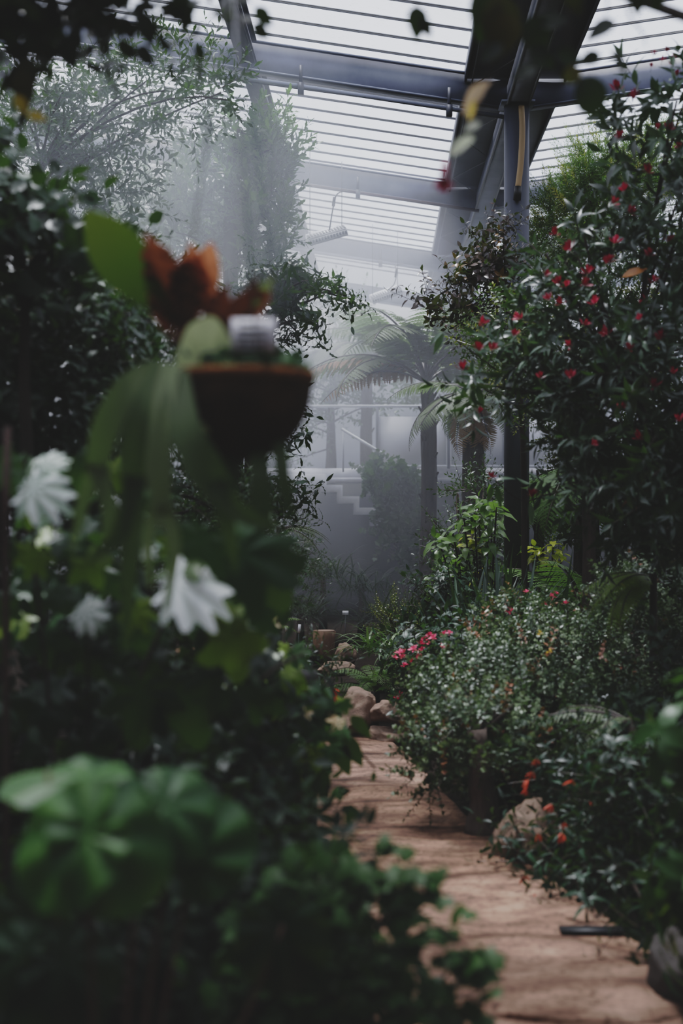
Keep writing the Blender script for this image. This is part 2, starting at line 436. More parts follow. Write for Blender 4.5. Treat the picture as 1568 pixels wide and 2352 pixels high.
def m_roof():
    m, nt, out = newmat('speckled translucent roof sheet'); L = nt.links.new
    g = nt.nodes.new('ShaderNodeTexCoord')
    n = N(nt, 'ShaderNodeTexNoise', Scale=30.0, Detail=4, Roughness=.7); L(g.outputs['Object'], n.inputs['Vector'])
    n2 = N(nt, 'ShaderNodeTexNoise', Scale=.7, Detail=4); L(g.outputs['Object'], n2.inputs['Vector'])
    c = ramp(nt, [(.30, (.46, .47, .52)), (.42, (.70, .735, .81))], n.outputs[0])
    c = mixc(nt, .8, c, ramp(nt, [(.3, (.86, .86, .88)), (.6, (1, 1, 1))], n2.outputs[0]), 'MULTIPLY')
    t = nt.nodes.new('ShaderNodeBsdfTransparent'); L(c, t.inputs[0])
    d = N(nt, 'ShaderNodeBsdfDiffuse'); d.inputs[0].default_value = (.7, .7, .74, 1)
    x = nt.nodes.new('ShaderNodeMixShader'); x.inputs[0].default_value = .10; L(t.outputs[0], x.inputs[1]); L(d.outputs[0], x.inputs[2])
    L(x.outputs[0], out.inputs['Surface']); return m
MAT['roof'] = m_roof()

def m_mist(name, dens, col, scale, thresh, aniso, zlo, zhi, lo, soft=None, xfade=None):
    """drifting mist: density from noise, more of it higher up (world heights zlo..zhi)"""
    m, nt, out = newmat(name); L = nt.links.new
    g = nt.nodes.new('ShaderNodeNewGeometry'); s = nt.nodes.new('ShaderNodeSeparateXYZ'); L(g.outputs['Position'], s.inputs[0])
    n = N(nt, 'ShaderNodeTexNoise', Scale=scale, Detail=2.0, Roughness=.55, Distortion=.4); L(g.outputs['Position'], n.inputs['Vector'])
    a = N(nt, 'ShaderNodeMapRange'); L(n.outputs[0], a.inputs[0]); a.inputs[1].default_value = thresh - .18; a.inputs[2].default_value = thresh + .18; a.inputs[3].default_value = .25; a.inputs[4].default_value = 1.0
    h = N(nt, 'ShaderNodeMapRange'); L(s.outputs['Z'], h.inputs[0]); h.inputs[1].default_value = zlo; h.inputs[2].default_value = zhi; h.inputs[3].default_value = lo; h.inputs[4].default_value = 1.0
    k = nt.nodes.new('ShaderNodeMath'); k.operation = 'MULTIPLY'; L(a.outputs[0], k.inputs[0]); L(h.outputs[0], k.inputs[1]); fin = k.outputs[0]
    if xfade:
        x = N(nt, 'ShaderNodeMapRange'); L(s.outputs['X'], x.inputs[0]); x.inputs[1].default_value = xfade[0]; x.inputs[2].default_value = xfade[1]; x.inputs[3].default_value = xfade[2]; x.inputs[4].default_value = xfade[3]
        k2 = nt.nodes.new('ShaderNodeMath'); k2.operation = 'MULTIPLY'; L(fin, k2.inputs[0]); L(x.outputs[0], k2.inputs[1]); fin = k2.outputs[0]
    if soft:                      # fade to nothing at the edge of the puff
        c, r = soft
        v = nt.nodes.new('ShaderNodeVectorMath'); v.operation = 'SUBTRACT'; L(g.outputs['Position'], v.inputs[0]); v.inputs[1].default_value = tuple(c)
        v2 = nt.nodes.new('ShaderNodeVectorMath'); v2.operation = 'DIVIDE'; L(v.outputs[0], v2.inputs[0]); v2.inputs[1].default_value = tuple(r)
        v3 = nt.nodes.new('ShaderNodeVectorMath'); v3.operation = 'LENGTH'; L(v2.outputs[0], v3.inputs[0])
        f = N(nt, 'ShaderNodeMapRange'); f.interpolation_type = 'SMOOTHSTEP'; L(v3.outputs['Value'], f.inputs[0]); f.inputs[1].default_value = 1.0; f.inputs[2].default_value = .15; f.inputs[3].default_value = 0; f.inputs[4].default_value = 1
        k3 = nt.nodes.new('ShaderNodeMath'); k3.operation = 'MULTIPLY'; L(fin, k3.inputs[0]); L(f.outputs[0], k3.inputs[1]); fin = k3.outputs[0]
    k4 = nt.nodes.new('ShaderNodeMath'); k4.operation = 'MULTIPLY'; L(fin, k4.inputs[0]); k4.inputs[1].default_value = dens
    v = nt.nodes.new('ShaderNodeVolumeScatter'); v.inputs['Color'].default_value = rgba(col); v.inputs['Anisotropy'].default_value = aniso; L(k4.outputs[0], v.inputs['Density'])
    L(v.outputs[0], out.inputs['Volume']); return m

LM = {}
LM['olive'] = leafmat('olive grey leaf', (.020, .035, .022), (.035, .060, .036), (.060, .095, .055), rough=.4)
LM['toothed'] = leafmat('toothed tree leaf', (.020, .048, .018), (.045, .10, .032), (.14, .23, .07), rough=.38, trans=.4)
LM['hang'] = leafmat('dark wavy leaf', (.010, .020, .013), (.018, .036, .022), (.040, .075, .040), rough=.32)
LM['bush'] = leafmat('dark round leaf', (.007, .016, .010), (.018, .040, .022), (.045, .085, .042), special=(.16, .12, .01), rough=.4, trans=.18, spec=.4)
LM['red_shrub'] = leafmat('long dark leaf', (.012, .026, .014), (.036, .070, .040), (.15, .21, .14), special=(.50, .20, .06), rough=.32, trans=.2, spec=.65)
LM['small_shrub'] = leafmat('small bright leaf', (.010, .022, .010), (.022, .046, .017), (.075, .12, .028), special=(.25, .26, .04), rough=.32, trans=.3)
LM['needle'] = leafmat('feathery yellow-green leaf', (.030, .075, .022), (.085, .16, .040), (.24, .29, .06), special=(.40, .36, .05), rough=.5, trans=.55)
LM['burgundy'] = leafmat('burgundy glossy leaf', (.022, .016, .018), (.050, .030, .030), (.11, .065, .045), special=(.16, .08, .02), rough=.28, trans=.2)
LM['low'] = leafmat('low shrub leaf', (.018, .038, .015), (.060, .100, .045), (.20, .25, .14), special=(.26, .10, .05), rough=.38, trans=.2, spec=.6)
LM['fuchsia'] = leafmat('fuchsia leaf', (.006, .016, .009), (.014, .036, .018), (.032, .080, .040), rough=.42, trans=.2, spec=.4)
LM['fern'] = leafmat('fern green', (.045, .090, .026), (.10, .17, .050), (.18, .26, .085), special=(.28, .12, .05), wood=(.05, .04, .02), rough=.5, trans=.4)
LM['fern_pale'] = leafmat('pale fern', (.085, .110, .060), (.14, .17, .095), (.22, .24, .15), special=(.32, .17, .09), wood=(.05, .035, .03), rough=.5, trans=.4)
LM['grass'] = leafmat('strap grass', (.020, .045, .014), (.060, .11, .038), (.20, .26, .12), special=(.25, .22, .08), rough=.4, trans=.3)
LM['flax'] = leafmat('flax blade', (.008, .020, .012), (.018, .042, .024), (.045, .085, .045), rough=.38, trans=.15)
LM['glossy'] = leafmat('glossy light leaf', (.018, .045, .014), (.035, .085, .024), (.11, .18, .045), special=(.34, .36, .02), rough=.3, trans=.4)
LM['ivy'] = leafmat('ivy leaf', (.014, .030, .016), (.026, .052, .026), (.05, .085, .042), rough=.4, trans=.25)
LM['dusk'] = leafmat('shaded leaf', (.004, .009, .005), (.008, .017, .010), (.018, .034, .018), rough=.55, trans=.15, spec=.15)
LM['near'] = leafmat('grape-like leaf', (.006, .016, .007), (.016, .045, .014), (.045, .10, .028), special=(.14, .20, .010), rough=.35, trans=.25, spec=.35)
LM['glare'] = leafmat('glare-painted leaf', (.16, .22, .15), (.46, .50, .45), (.80, .82, .79), wood=(.08, .09, .05), rough=.4, trans=.05)  # glare on dark green leaves, painted as a pale leaf colour
LM['begonia'] = leafmat('begonia leaf', (.006, .022, .007), (.016, .052, .012), (.050, .115, .022), wood=(.20, .10, .06), rough=.48, trans=.22, spec=.3)
LM['ivy_near'] = leafmat('small ivy-like leaf', (.008, .024, .006), (.022, .058, .011), (.085, .15, .026), special=(.20, .21, .02), rough=.5, trans=.25, spec=.22)
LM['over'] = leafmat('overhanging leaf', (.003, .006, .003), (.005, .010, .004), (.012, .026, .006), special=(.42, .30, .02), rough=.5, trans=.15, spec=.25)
LM['stag'] = leafmat('staghorn frond', (.022, .034, .012), (.060, .088, .036), (.28, .32, .18), special=(.30, .37, .05), rough=.6, trans=.3, spec=.2)
LM['brown'] = leafmat('dead shield frond', (.10, .034, .014), (.26, .085, .032), (.62, .25, .12), rough=.6, trans=.5, green=False)
LM['shield'] = leafmat('young shield frond', (.30, .38, .12), (.52, .62, .26), (.70, .78, .42), rough=.6, trans=.5, spec=.2, green=False)
LM['shield_green'] = leafmat('green shield frond', (.030, .050, .006), (.10, .16, .008), (.20, .28, .018), rough=.55, trans=.5, spec=.2)
LM['red'] = leafmat('crimson petal', (.14, .002, .018), (.32, .004, .036), (.52, .014, .075), wood=(.05, .06, .02), rough=.5, trans=.3, green=False)
LM['pink'] = leafmat('hot pink petal', (.45, .015, .07), (.68, .04, .13), (.85, .16, .25), wood=(.05, .07, .03), rough=.5, trans=.3, green=False)
LM['cream'] = leafmat('cream petal', (.55, .42, .26), (.72, .60, .40), (.85, .75, .58), wood=(.10, .09, .03), rough=.5, trans=.3, green=False)
LM['orange'] = leafmat('orange-red petal', (.40, .05, .02), (.60, .09, .03), (.75, .2, .06), wood=(.05, .06, .02), rough=.5, trans=.3, green=False)
LM['yellow'] = leafmat('yellow petal', (.6, .32, .01), (.8, .5, .02), (.9, .6, .05), wood=(.05, .06, .02), rough=.5, trans=.3, green=False)
# ------------------------------------------------------------------ the glasshouse
def xv(y): return 1.587 + 0.03 * (y - 12.9)            # the roof valley, seen from above
ZV, SL = 5.60, 0.15
def zr(x, y): return ZV + SL * abs(x - xv(y))
Y0, Y1, HALF = -1.5, 27.0, 8.5

struct('floor', M([[-8, -2, 0], [9, -2, 0], [9, 28, 0], [-8, 28, 0]], [(0, 1, 2, 3)]), MAT['soil'])
# stone path: centre line and half width against distance
PK = np.array([[-1, 1.1, .75], [3.0, .85, .62], [4.5, .62, .56], [5.4, .62, .52], [6.3, .42, .46], [7.2, .26, .43], [8.4, .16, .40], [9.4, .08, .38], [10.2, -.10, .42], [11.0, -.42, .45], [12.2, -.58, .5], [14, -.9, .6], [16.5, -1.8, .8]])
ys = np.linspace(-1, 16.5, 120); cx = np.interp(ys, PK[:, 0], PK[:, 1]); hw = np.interp(ys, PK[:, 0], PK[:, 2])
k_ = np.ones(9) / 9; cx = np.convolve(np.pad(cx, 4, 'edge'), k_, 'valid'); hw = np.convolve(np.pad(hw, 4, 'edge'), k_, 'valid')
V = []; nu = 26
rngp = np.random.default_rng(5)
for i, y in enumerate(ys):
    for j in range(nu):
        u = -1 + 2 * j / (nu - 1); e = (1.0 + .06 * mnoise.noise(Vector((y * 1.3, u * 2, 3)))) * (1 if abs(u) < 1 else 1)
        x = cx[i] + u * hw[i] * e
        z = .022 + .020 * mnoise.noise(Vector((x * 1.5, y * 1.5, 0))) + .010 * mnoise.noise(Vector((x * 5, y * 5, 4)))
        V.append([x, y, z if 0 < j < nu - 1 else -.02])
Q = [(i * nu + j, i * nu + j + 1, (i + 1) * nu + j + 1, (i + 1) * nu + j) for i in range(len(ys) - 1) for j in range(nu - 1)]
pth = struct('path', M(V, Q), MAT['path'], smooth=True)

def wall(name, p, s, mat): return struct(name, box(p, s), mat)
wall('wall_left', (-7.6, 13, 3.3), (.2, 30, 6.6), MAT['wall'])
wall('wall_right', (8.6, 13, 3.3), (.2, 30, 6.6), MAT['wall'])
wall('wall_front', (.5, -1.9, 3.3), (16.2, .2, 6.6), MAT['wall'])
wall('wall_back', (.5, 27.1, 3.3), (16.2, .2, 6.6), MAT['wall_pale'])
wall('wall_lower', (.5, 21.9, 1.02), (16.0, .2, 2.04), MAT['wall_dark'])
struct('floor_upper', cat([box((.5, 24.4, 2.16), (16.0, 5.2, .22)), box((.5, 21.78, 2.10), (16.0, .08, .05))]), MAT['concrete'])

# roof sheets either side of the valley, each with its glazing bars
def sheet(side):
    V = []; n = 10
    for y in (Y0, Y1):
        for x in (xv(y) + side * .42, xv(y) + side * (HALF if side < 0 else 7.2)): V.append([x, y, zr(x, y) + .03])
    return M(V, [(0, 1, 3, 2)])
def bar(y, side, x0=.40):
    xa, xb = xv(y) + side * x0, xv(y) + side * (HALF if side < 0 else 7.2)
    p, q = np.array([xa, y, zr(xa, y)]), np.array([xb, y, zr(xb, y)])
    up = nrm(np.cross(np.array([0, 1., 0]), q - p)); up = up * np.sign(up[2])
    return cat([beam(p, q, .032, .008, up), beam(p - up * .010, q - up * .010, .010, .014, up)])
for side in (-1, 1):
    c = obj('ceiling', sheet(side), MAT['roof'], None, False); c['kind'] = 'structure'
    y = 9.3
    while y < 25:
        b = obj('glazing_bar', bar(y, side), MAT['alu'], c, False); y += .45
def ibeam(p, q, w=.13, h=.28):
    """steel I beam hanging under the line p-q"""
    d = nrm(np.array(q, float) - np.array(p, float)); side = nrm(np.cross(d, [0, 0, 1.])); up = np.cross(side, d)
    p, q = np.array(p, float), np.array(q, float)
    return cat([beam(p - up * .008, q - up * .008, w, .016, up), beam(p - up * (h - .008), q - up * (h - .008), w, .016, up), beam(p - up * h / 2, q - up * h / 2, .03, h - .03, up)])
BY = (4.0, 8.5, 13.05, 17.4, 22.0, 26.3)
for y in BY:
    for side in (-1, 1):
        xa, xb = xv(y) + side * .02, xv(y) + side * (HALF - .2 if side < 0 else 7.0)
        struct('ceiling_beam', ibeam((xa, y, zr(xa, y) - .045), (xb, y, zr(xb, y) - .045)), MAT['steel'])
for off in (-2.45, 2.5, -5.2):
    p, q = [(xv(y) + off, y, zr(xv(y) + off, y) - .05) for y in (3.0, 26.5)]
    struct('ceiling_rafter', ibeam(p, q, .17, .20), MAT['steel_dark'])
# valley: a wide dark gutter sheet, a box girder under it
def yline(x, z, ya=-1.0, yb=26.6): return np.array([xv(ya) + x, ya, z]), np.array([xv(yb) + x, yb, z])
g = cat([beam(*yline(0, 5.58), .92, .02), beam(*yline(-.455, 5.60), .02, .12), beam(*yline(.455, 5.60), .02, .12)])
struct('ceiling_gutter', g, MAT['steel_dark'])
p, q = yline(0.01, 5.39)
g = struct('ceiling_girder', beam(p, q, .17, .22), MAT['steel'])
obj('flange', cat([beam(*yline(-.085, 5.29), .02, .03), beam(*yline(.105, 5.29), .02, .03)]), MAT['steel_light'], g, False)

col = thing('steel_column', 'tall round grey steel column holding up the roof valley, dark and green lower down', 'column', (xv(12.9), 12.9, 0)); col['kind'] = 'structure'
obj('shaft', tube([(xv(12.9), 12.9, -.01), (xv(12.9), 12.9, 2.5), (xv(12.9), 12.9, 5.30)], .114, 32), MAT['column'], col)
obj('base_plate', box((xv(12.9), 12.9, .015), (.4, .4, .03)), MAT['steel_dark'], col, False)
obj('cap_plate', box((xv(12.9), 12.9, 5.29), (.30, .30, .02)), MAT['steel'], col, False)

dp = thing('drain_hose', 'tan plastic hose running down the upper front of the steel column', 'hose', at(1190, 460, 12.7))
obj('hose', tube(path_pts([at(1197, 243, 12.74), at(1199, 300, 12.735), at(1196, 370, 12.74), at(1189, 432, 12.75)], 24), .027, 14), MAT['bamboo'], dp)
obj('end_sleeve', tube([at(1189, 428, 12.75), at(1187, 460, 12.76)], .034, 14), MAT['cord'], dp, label='black end sleeve')

# pipes slung under the beams
def pipe_run(y, dz, label, extra, hang, mat):
    xa, xb = xv(y) - 6.5, xv(y) - .05
    f = lambda x, k=0: np.array([x, y - .10, zr(x, y) - dz + k])
    t = thing('water_pipe', label, 'pipe', f(xb), 'water pipes under the roof beams')
    obj('pipe', tube([f(xa), f(xb)], .020, 10), mat, t)
    if extra: obj('hose', tube([f(xa, -.05) + [0, .03, 0], f((xa + xb) / 2, -.03) + [0, .03, 0], f(xb, .02) + [0, .03, 0]], .011, 8), MAT['cord'], t)
    for h in hang:
        b = obj('bracket', cat([box(f(h, .10), (.03, .04, .18)), box(f(h, -.02), (.055, .07, .10))]), MAT['steel_dark'], t, False)
    return t
pipe_run(13.05, .42, 'thin grey water pipe with clip brackets under the roof beam that meets the column top', True, (-.37, .98, -2.2), MAT['steel'])
pipe_run(17.4, .345, 'reddish thin water pipe under the middle roof beam', False, (0.2, -1.5), plain('rusty pipe', (.085, .05, .05), .6))
pipe_run(22.0, .345, 'thin water pipe under the hazy roof beam beyond the tree fern crowns', False, (0.6,), MAT['steel'])

# bracing wires in the valley
def zig(y0, y1):
    a = -.40; pts = []
    y = y0
    while y < y1:
        pts.append((xv(y) + a, y, 5.52)); a = -a if False else (-.02 if a < -.2 else -.40); y += .9
    return np.array(pts)
z1 = thing('bracing_wire', 'thin zigzag wire laced along the underside of the roof valley', 'wire', (xv(9.5), 9.5, 5.5))
obj('wire', tube(zig(9.5, 25), .006, 5), MAT['steel_light'], z1)
obj('edge_wire', tube([(xv(9.5) - .40, 9.5, 5.52), (xv(25) - .40, 25, 5.52)], .008, 5), MAT['steel_light'], z1)
z2 = tag(recenter(obj('guy_wire', tube([(xv(9) - 2.42, 9, 5.72), (xv(22) - 2.3, 22, 5.70)], .007, 5), MAT['steel_light'])), 'thin pale wire stretched along the roof rafter above the leafy tree', 'wire')

# grow lamps on wires
def grow_lamp(px, py, d, L, tilt, yaw, label, cord_top, wire_tops):
    c = at(px, py, d); t = thing('grow_lamp', label, 'lamp', c, 'grow lamps hung from the roof')
    ct, st = math.cos(tilt), math.sin(tilt); cy, sy = math.cos(yaw), math.sin(yaw)
    R = np.array([[cy, -sy, 0], [sy, cy, 0], [0, 0, 1]]) @ np.array([[ct, 0, -st], [0, 1, 0], [st, 0, ct]]) @ np.array([[1, 0, 0], [0, .86, -.5], [0, .5, .86]])
    w = lambda m: m.moved(R, c)
    ho = cat([w(box((0, 0, 0), (L, .17, .07))), w(box((0, 0, .045), (L * .98, .15, .02)))])
    obj('housing', ho, MAT['lampmetal'], t, False)
    obj('lens', w(box((0, 0, -.04), (L * .94, .12, .012))), MAT['white'], t, False)
    n = 13
    obj('fin_row', cat([w(box((-L / 2 + (i + .5) * L / n, -.02, .056), (L / n * .62, .09, .004))) for i in range(n)] + [w(box((-L / 2 + (i + .5) * L / n, -.086, .012), (L / n * .62, .003, .036))) for i in range(n)]), MAT['lampslot'], t, False, 'grey ventilation fins')
    for s, zt in zip((-1, 1), wire_tops):
        p = c + R @ np.array([s * L * .42, 0, .05]); obj('hanger_wire', tube([p, (p[0], p[1], zt)], .004, 5), MAT['wire'], t)
    p = c + R @ np.array([L * .1, .0, .06])
    cd = obj('power_cord', tube(path_pts([p] + [at(*q) for q in cord_top], 30), .008, 7), MAT['cord'], t)
    q = cord_top[1]; obj('connector', tube([at(q[0], q[1] - 9, q[2]), at(q[0] - 3, q[1] + 12, q[2])], .018, 8), MAT['cord'], cd)
    return t
grow_lamp(750, 541, 16.3, .46, .30, .15, 'white finned grow lamp hung on wires in clear view beneath the middle roof beam',
          [(762, 492, 16.3), (768, 462, 16.4), (776, 444, 16.5), (800, 437, 17.2)], (5.72, 5.62))
grow_lamp(886, 677, 20.5, .46, .36, .1, 'faint hazy grow lamp half lost in mist above the tree fern crown',
          [(905, 652, 20.5), (911, 625, 20.6), (908, 610, 20.8), (925, 606, 21.8)], (5.74, 5.66))

# staircase down from the upper level
DS = 20.9
st = thing('staircase', 'pale concrete staircase with stepped underside coming down through the climbing vine', 'staircase', (at(790, 1180, DS)[0], DS, 0))
def S(px, py, d=DS): return at(px, py, d)
prof_ = [(640, 1102), (735, 1104)]
x, y = 735, 1104
low = [(640, 1118), (735, 1118), (735, 1130)]
x, y = 735, 1130
for i in range(8):
    x += 38.5; low.append((x, y)); y += 26; low.append((x, y))
top = [(640, 1088), (742, 1088)]; xx, yy = 742, 1088
for i in range(8):
    yy += 26; top.append((xx + 6, yy - 26)); top.append((xx + 6, yy)); xx += 38.5
top.append((low[-1][0], low[-1][1]))
def extrude_px(poly, d0, d1):
    import bmesh
    bm = bmesh.new(); a = [bm.verts.new(at(px, py, d0)) for px, py in poly]
    f = bm.faces.new(a); r = bmesh.ops.extrude_face_region(bm, geom=[f]); vs = [v for v in r['geom'] if isinstance(v, bmesh.types.BMVert)]
    bmesh.ops.translate(bm, verts=vs, vec=(0, d1 - d0, 0)); bmesh.ops.triangulate(bm, faces=bm.faces); bm.verts.index_update()
    m = M([v.co[:] for v in bm.verts], None, [[v.index for v in f.verts] for f in bm.faces]); bm.free(); return m
obj('flight', extrude_px(low + top[::-1], DS - .02, DS + .8), MAT['concrete'], st, False)
hr = obj('handrail', tube([S(784, 985, DS - .02), S(970, 1097, DS - .02)], .022, 8), MAT['rail'], st)
for k in (0.02, .42, .98):
    a = S(784 + 186 * k, 985 + 112 * k, DS - .02); obj('post', tube([a, a - np.array([0, 0, .62])], .014, 6), MAT['rail'], hr)

# balustrade of the upper level
bl = thing('balustrade', 'hazy balustrade of pale panels and a thin top rail on the upper level', 'balustrade', (1.2, 21.6, 2.27))
obj('top_rail', tube([at(640, 933, 21.6), at(1400, 933, 21.6)], .022, 8), MAT['rail'], bl)
obj('bottom_rail', tube([at(820, 1071, 21.6), at(1400, 1071, 21.6)], .02, 8), MAT['rail'], bl)
for x0, x1, y0 in ((870, 966, 957), (972, 1024, 957), (1036, 1156, 960), (1162, 1290, 960)):
    a, b = at(x0, y0, 21.62), at(x1, 1068, 21.62)
    obj('panel', box((a + b) / 2, (b[0] - a[0], .03, a[2] - b[2])), MAT['panel'], bl, False)
for px in (1030, 1160, 866, 1296):
    obj('post', box((at(px, 0, 21.6)[0], 21.6, 2.72), (.045, .05, .92)), MAT['steel_dark'], bl, False)

# small things on the ground
R_ = lambda name, c, s, seed, label, mat='stone', rz=0., g='rocks along the path', **k: tag(recenter(obj(name, rock(c, s, seed, rotz=rz, **k), MAT[mat], None, False)), label, 'rock', g)
R_('boulder', at(1210, 1975, 6.55)*[1,1,0] + [0,0,-.03], (.30, .36, .36), 11, 'round tan boulder at the path edge under red fuchsia sprays', rz=.3)
b = at(815, 1690, 10.1); R_('boulder', (b[0], 10.15, -.03), (.30, .42, .42), 21, 'large pinkish boulder beside the path bend under the fern, taller of the bed wall', rz=.4)
b = at(890, 1690, 9.95); R_('boulder', (b[0], 9.98, .13), (.24, .30, .19), 23, 'squarish tan block resting on a grey boulder under the pink flowers', rz=.2, flat=.2)
b = at(895, 1700, 9.9); R_('boulder', (b[0], 9.95, -.03), (.32, .38, .18), 29, 'dull grey boulder at ground level beneath the squarish tan block', rz=.1, flat=.2)
b = at(905, 1600, 12); R_('boulder', (at(790, 1500, 14.5)[0], 14.6, 0), (.22, .3, .30), 31, 'reddish upright rock beside the cut log in the haze', rz=.7)
R_('boulder', (at(770, 1500, 14)[0], 14.0, -.02), (.40, .3, .17), 33, 'flat reddish rock lying before the cut log', rz=.2)
R_('boulder', (at(690, 1480, 15)[0], 15.1, -.02), (.35, .35, .25), 37, 'dark shaded rock behind the two white plant tags', 'stone_dark', .2)
R_('boulder', (at(1548, 2180, 4.55)[0] + .04, 4.62, -.03), (.22, .34, .30), 41, 'dark squared kerb stone at the bottom corner of the path', 'stone_dark', .1)
R_('boulder', (at(772, 1985, 6.0)[0], 5.75, -.02), (.22, .2, .19), 43, 'low brown edging stone at the foot of the dark post', 'stone', .1)
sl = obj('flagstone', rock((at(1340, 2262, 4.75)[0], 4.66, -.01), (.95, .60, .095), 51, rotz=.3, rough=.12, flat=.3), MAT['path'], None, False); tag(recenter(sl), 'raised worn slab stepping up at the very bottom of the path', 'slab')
b = at(1350, 2157, 5.33); dr = thing('drain_grate', 'narrow dark iron drain grate set in the path', 'drain', (b[0], 5.33, .03))
obj('grate', cat([box((b[0] + .02, 5.33, .034), (.25, .07, .012))]), MAT['drain'], dr, False)
b = at(743, 1500, 15.2); lg = thing('cut_log', 'upright cut log stump with rough bark in the haze past the path bend', 'log', (b[0], 15.2, 0))
obj('trunk', tube([(b[0], 15.2, -.02), (b[0], 15.2, .10), (b[0] + .01, 15.2, .33)], [.135, .11, .12], 20, bump=.09, seed=3), MAT['stump'], lg)
obj('cut_face', tube([(b[0] + .01, 15.2, .325), (b[0] + .01, 15.2, .336)], .108, 20), MAT['stone'], lg, label='pale sawn top')
def plant_tag(px, py, d, lab, w=.035, h=.075, lean=.08):
    b = at(px, py, d); t = thing('plant_tag', lab, 'tag', (b[0], d, 0), 'plant name tags')
    obj('plate', box((b[0] + lean * .5 * h, d, b[2]), (w, .004, h), np.array([[math.cos(lean), 0, math.sin(lean)], [0, 1, 0], [-math.sin(lean), 0, math.cos(lean)]])), MAT['white'], t, False)
    obj('stake', tube([(b[0] - .01, d + .004, -.02), (b[0], d + .004, b[2])], .004, 5), MAT['wire'], t)
plant_tag(658, 1444, 14.6, 'small white plant tag on a stake, shorter of the pair in the haze', .03, .06, -.1)
plant_tag(686, 1444, 14.8, 'small white plant tag on a stake beside the cut log, taller of the pair', .03, .09, .1)
plant_tag(793, 1408, 16.5, 'dim plant tag standing among the dark grasses beneath the stairs', .07, .05, .0)
ps = obj('timber_post', box((at(655, 1900, 5.9)[0], 5.9, .46), (.26, .26, .94)), MAT['post'], None, False); tag(recenter(ps), 'thick blackened timber post standing at the shaded path edge', 'post')
# ------------------------------------------------------------------ plants of the middle and far distance
def RG(s): return np.random.default_rng(s)

def plant(name, label, cat_, base, ells, sprigs, n, mat, seed, group=None, trunk=None, trunk_r=(.05, .025), nlimb=14, limb_r=.018, bark='bark', shell=.5, trunk_name='trunk', hubs=None, **kw):
    """a woody plant: trunk, limbs into the crown, leafy crown"""
    rng = RG(seed); t = thing(name, label, cat_, base, group)
    fol, P = foliage(ells, sprigs, n, rng, shell=shell, **kw)
    obj('foliage', fol, mat, t)
    tr = path_pts(trunk, 14) if trunk is not None else None
    ms = []
    if tr is not None: ms.append(tube(tr, list(trunk_r), 10, bump=.07, seed=seed))
    h = np.array(hubs) if hubs is not None else (tr[len(tr) // 3:] if tr is not None else np.array([base]))
    if nlimb:
        ms.append(limbs(h, P[rng.choice(len(P), min(nlimb, len(P)), replace=False)], rng, limb_r))
    if ms: obj(trunk_name, cat(ms), MAT[bark], t)
    return t, rng

r0 = RG(100)
LF = dict(
    ov=[blade(1, .5, 'ovate', 4, .22, .25), blade(1, .42, 'ovate', 4, .3, .4)],
    rnd=[blade(1, .72, 'round', 4, .2, .2), blade(1, .62, 'ovate', 4, .25, .3)],
    lan=[blade(1, .26, 'lance', 5, .3, .30), blade(1, .30, 'lance', 5, .2, .5)],
    obl=[blade(1, .36, 'obov', 4, .2, .1), blade(1, .30, 'lance', 4, .2, .2)],
    wav=[blade(1, .30, 'lance', 7, .2, .45, wave=.16), blade(1, .27, 'lance', 7, .2, .8, wave=.2)],
    tooth=[blade(1, .34, 'obov', 7, .2, .2, serr=.25), blade(1, .28, 'obov', 7, .25, .35, serr=.3, wave=.08)],
    ivy=[lobed(5, .38, 18, rings=1, teeth=0, cup=.1, droop=.15), lobed(5, .3, 18, rings=1, teeth=0, cup=.05, droop=.25)],
    tiny=[blade(1, .5, 'ovate', 3, .15, .1)],
    needle=[blade(1, .15, 'strap', 3, .1, .15)],
)
def sp(leaf, k=3, seed=1, **kw):
    return [sprig(LF[leaf], rng=RG(seed + i), **kw) for i in range(k)]

SP_olive = sp('obl', 3, 1, n=14, L=.32, s=.088, elev=40)
SP_tooth = sp('tooth', 3, 11, n=13, L=.30, s=.130, elev=48, elev_tip=70)
SP_hang = sp('wav', 3, 21, n=12, L=.22, s=.125, elev=15, elev_tip=-20)
SP_bush = sp('ov', 3, 31, n=9, L=.22, s=.085, elev=30)
SP_round = sp('rnd', 3, 35, n=7, L=.26, s=.105, elev=25)
SP_fine = sp('obl', 3, 41, n=12, L=.20, s=.050, elev=35)
SP_red = sp('lan', 4, 51, n=10, L=.18, s=.115, elev=30, elev_tip=55, taper=.1)
SP_small = sp('ov', 3, 61, n=12, L=.16, s=.040, elev=35)
SP_need = sp('needle', 3, 71, n=46, L=.32, s=.062, elev=45, taper=.3, twig=.002)
SP_burg = sp('ov', 3, 81, n=9, L=.22, s=.080, elev=15)
SP_low = sp('ivy', 2, 91, n=9, L=.16, s=.027, elev=30) + sp('ov', 2, 95, n=11, L=.16, s=.044, elev=32)
SP_fuch = sp('lan', 3, 101, n=9, L=.20, s=.085, elev=10, elev_tip=-10)
SP_dusk = sp('ov', 2, 111, n=8, L=.25, s=.11, elev=25)
SP_ivy = sp('ivy', 3, 121, n=7, L=.22, s=.06, elev=15)
SP_gloss = [sprig([blade(1, .48, 'ovate', 6, .18, .45, wave=.05)], n=9, L=.16, s=.17, elev=4, rng=RG(131 + i), taper=.1) for i in range(3)]
SP_haze = sp('ov', 2, 141, n=10, L=.4, s=.12, elev=30)

def down(P, n): return P, n

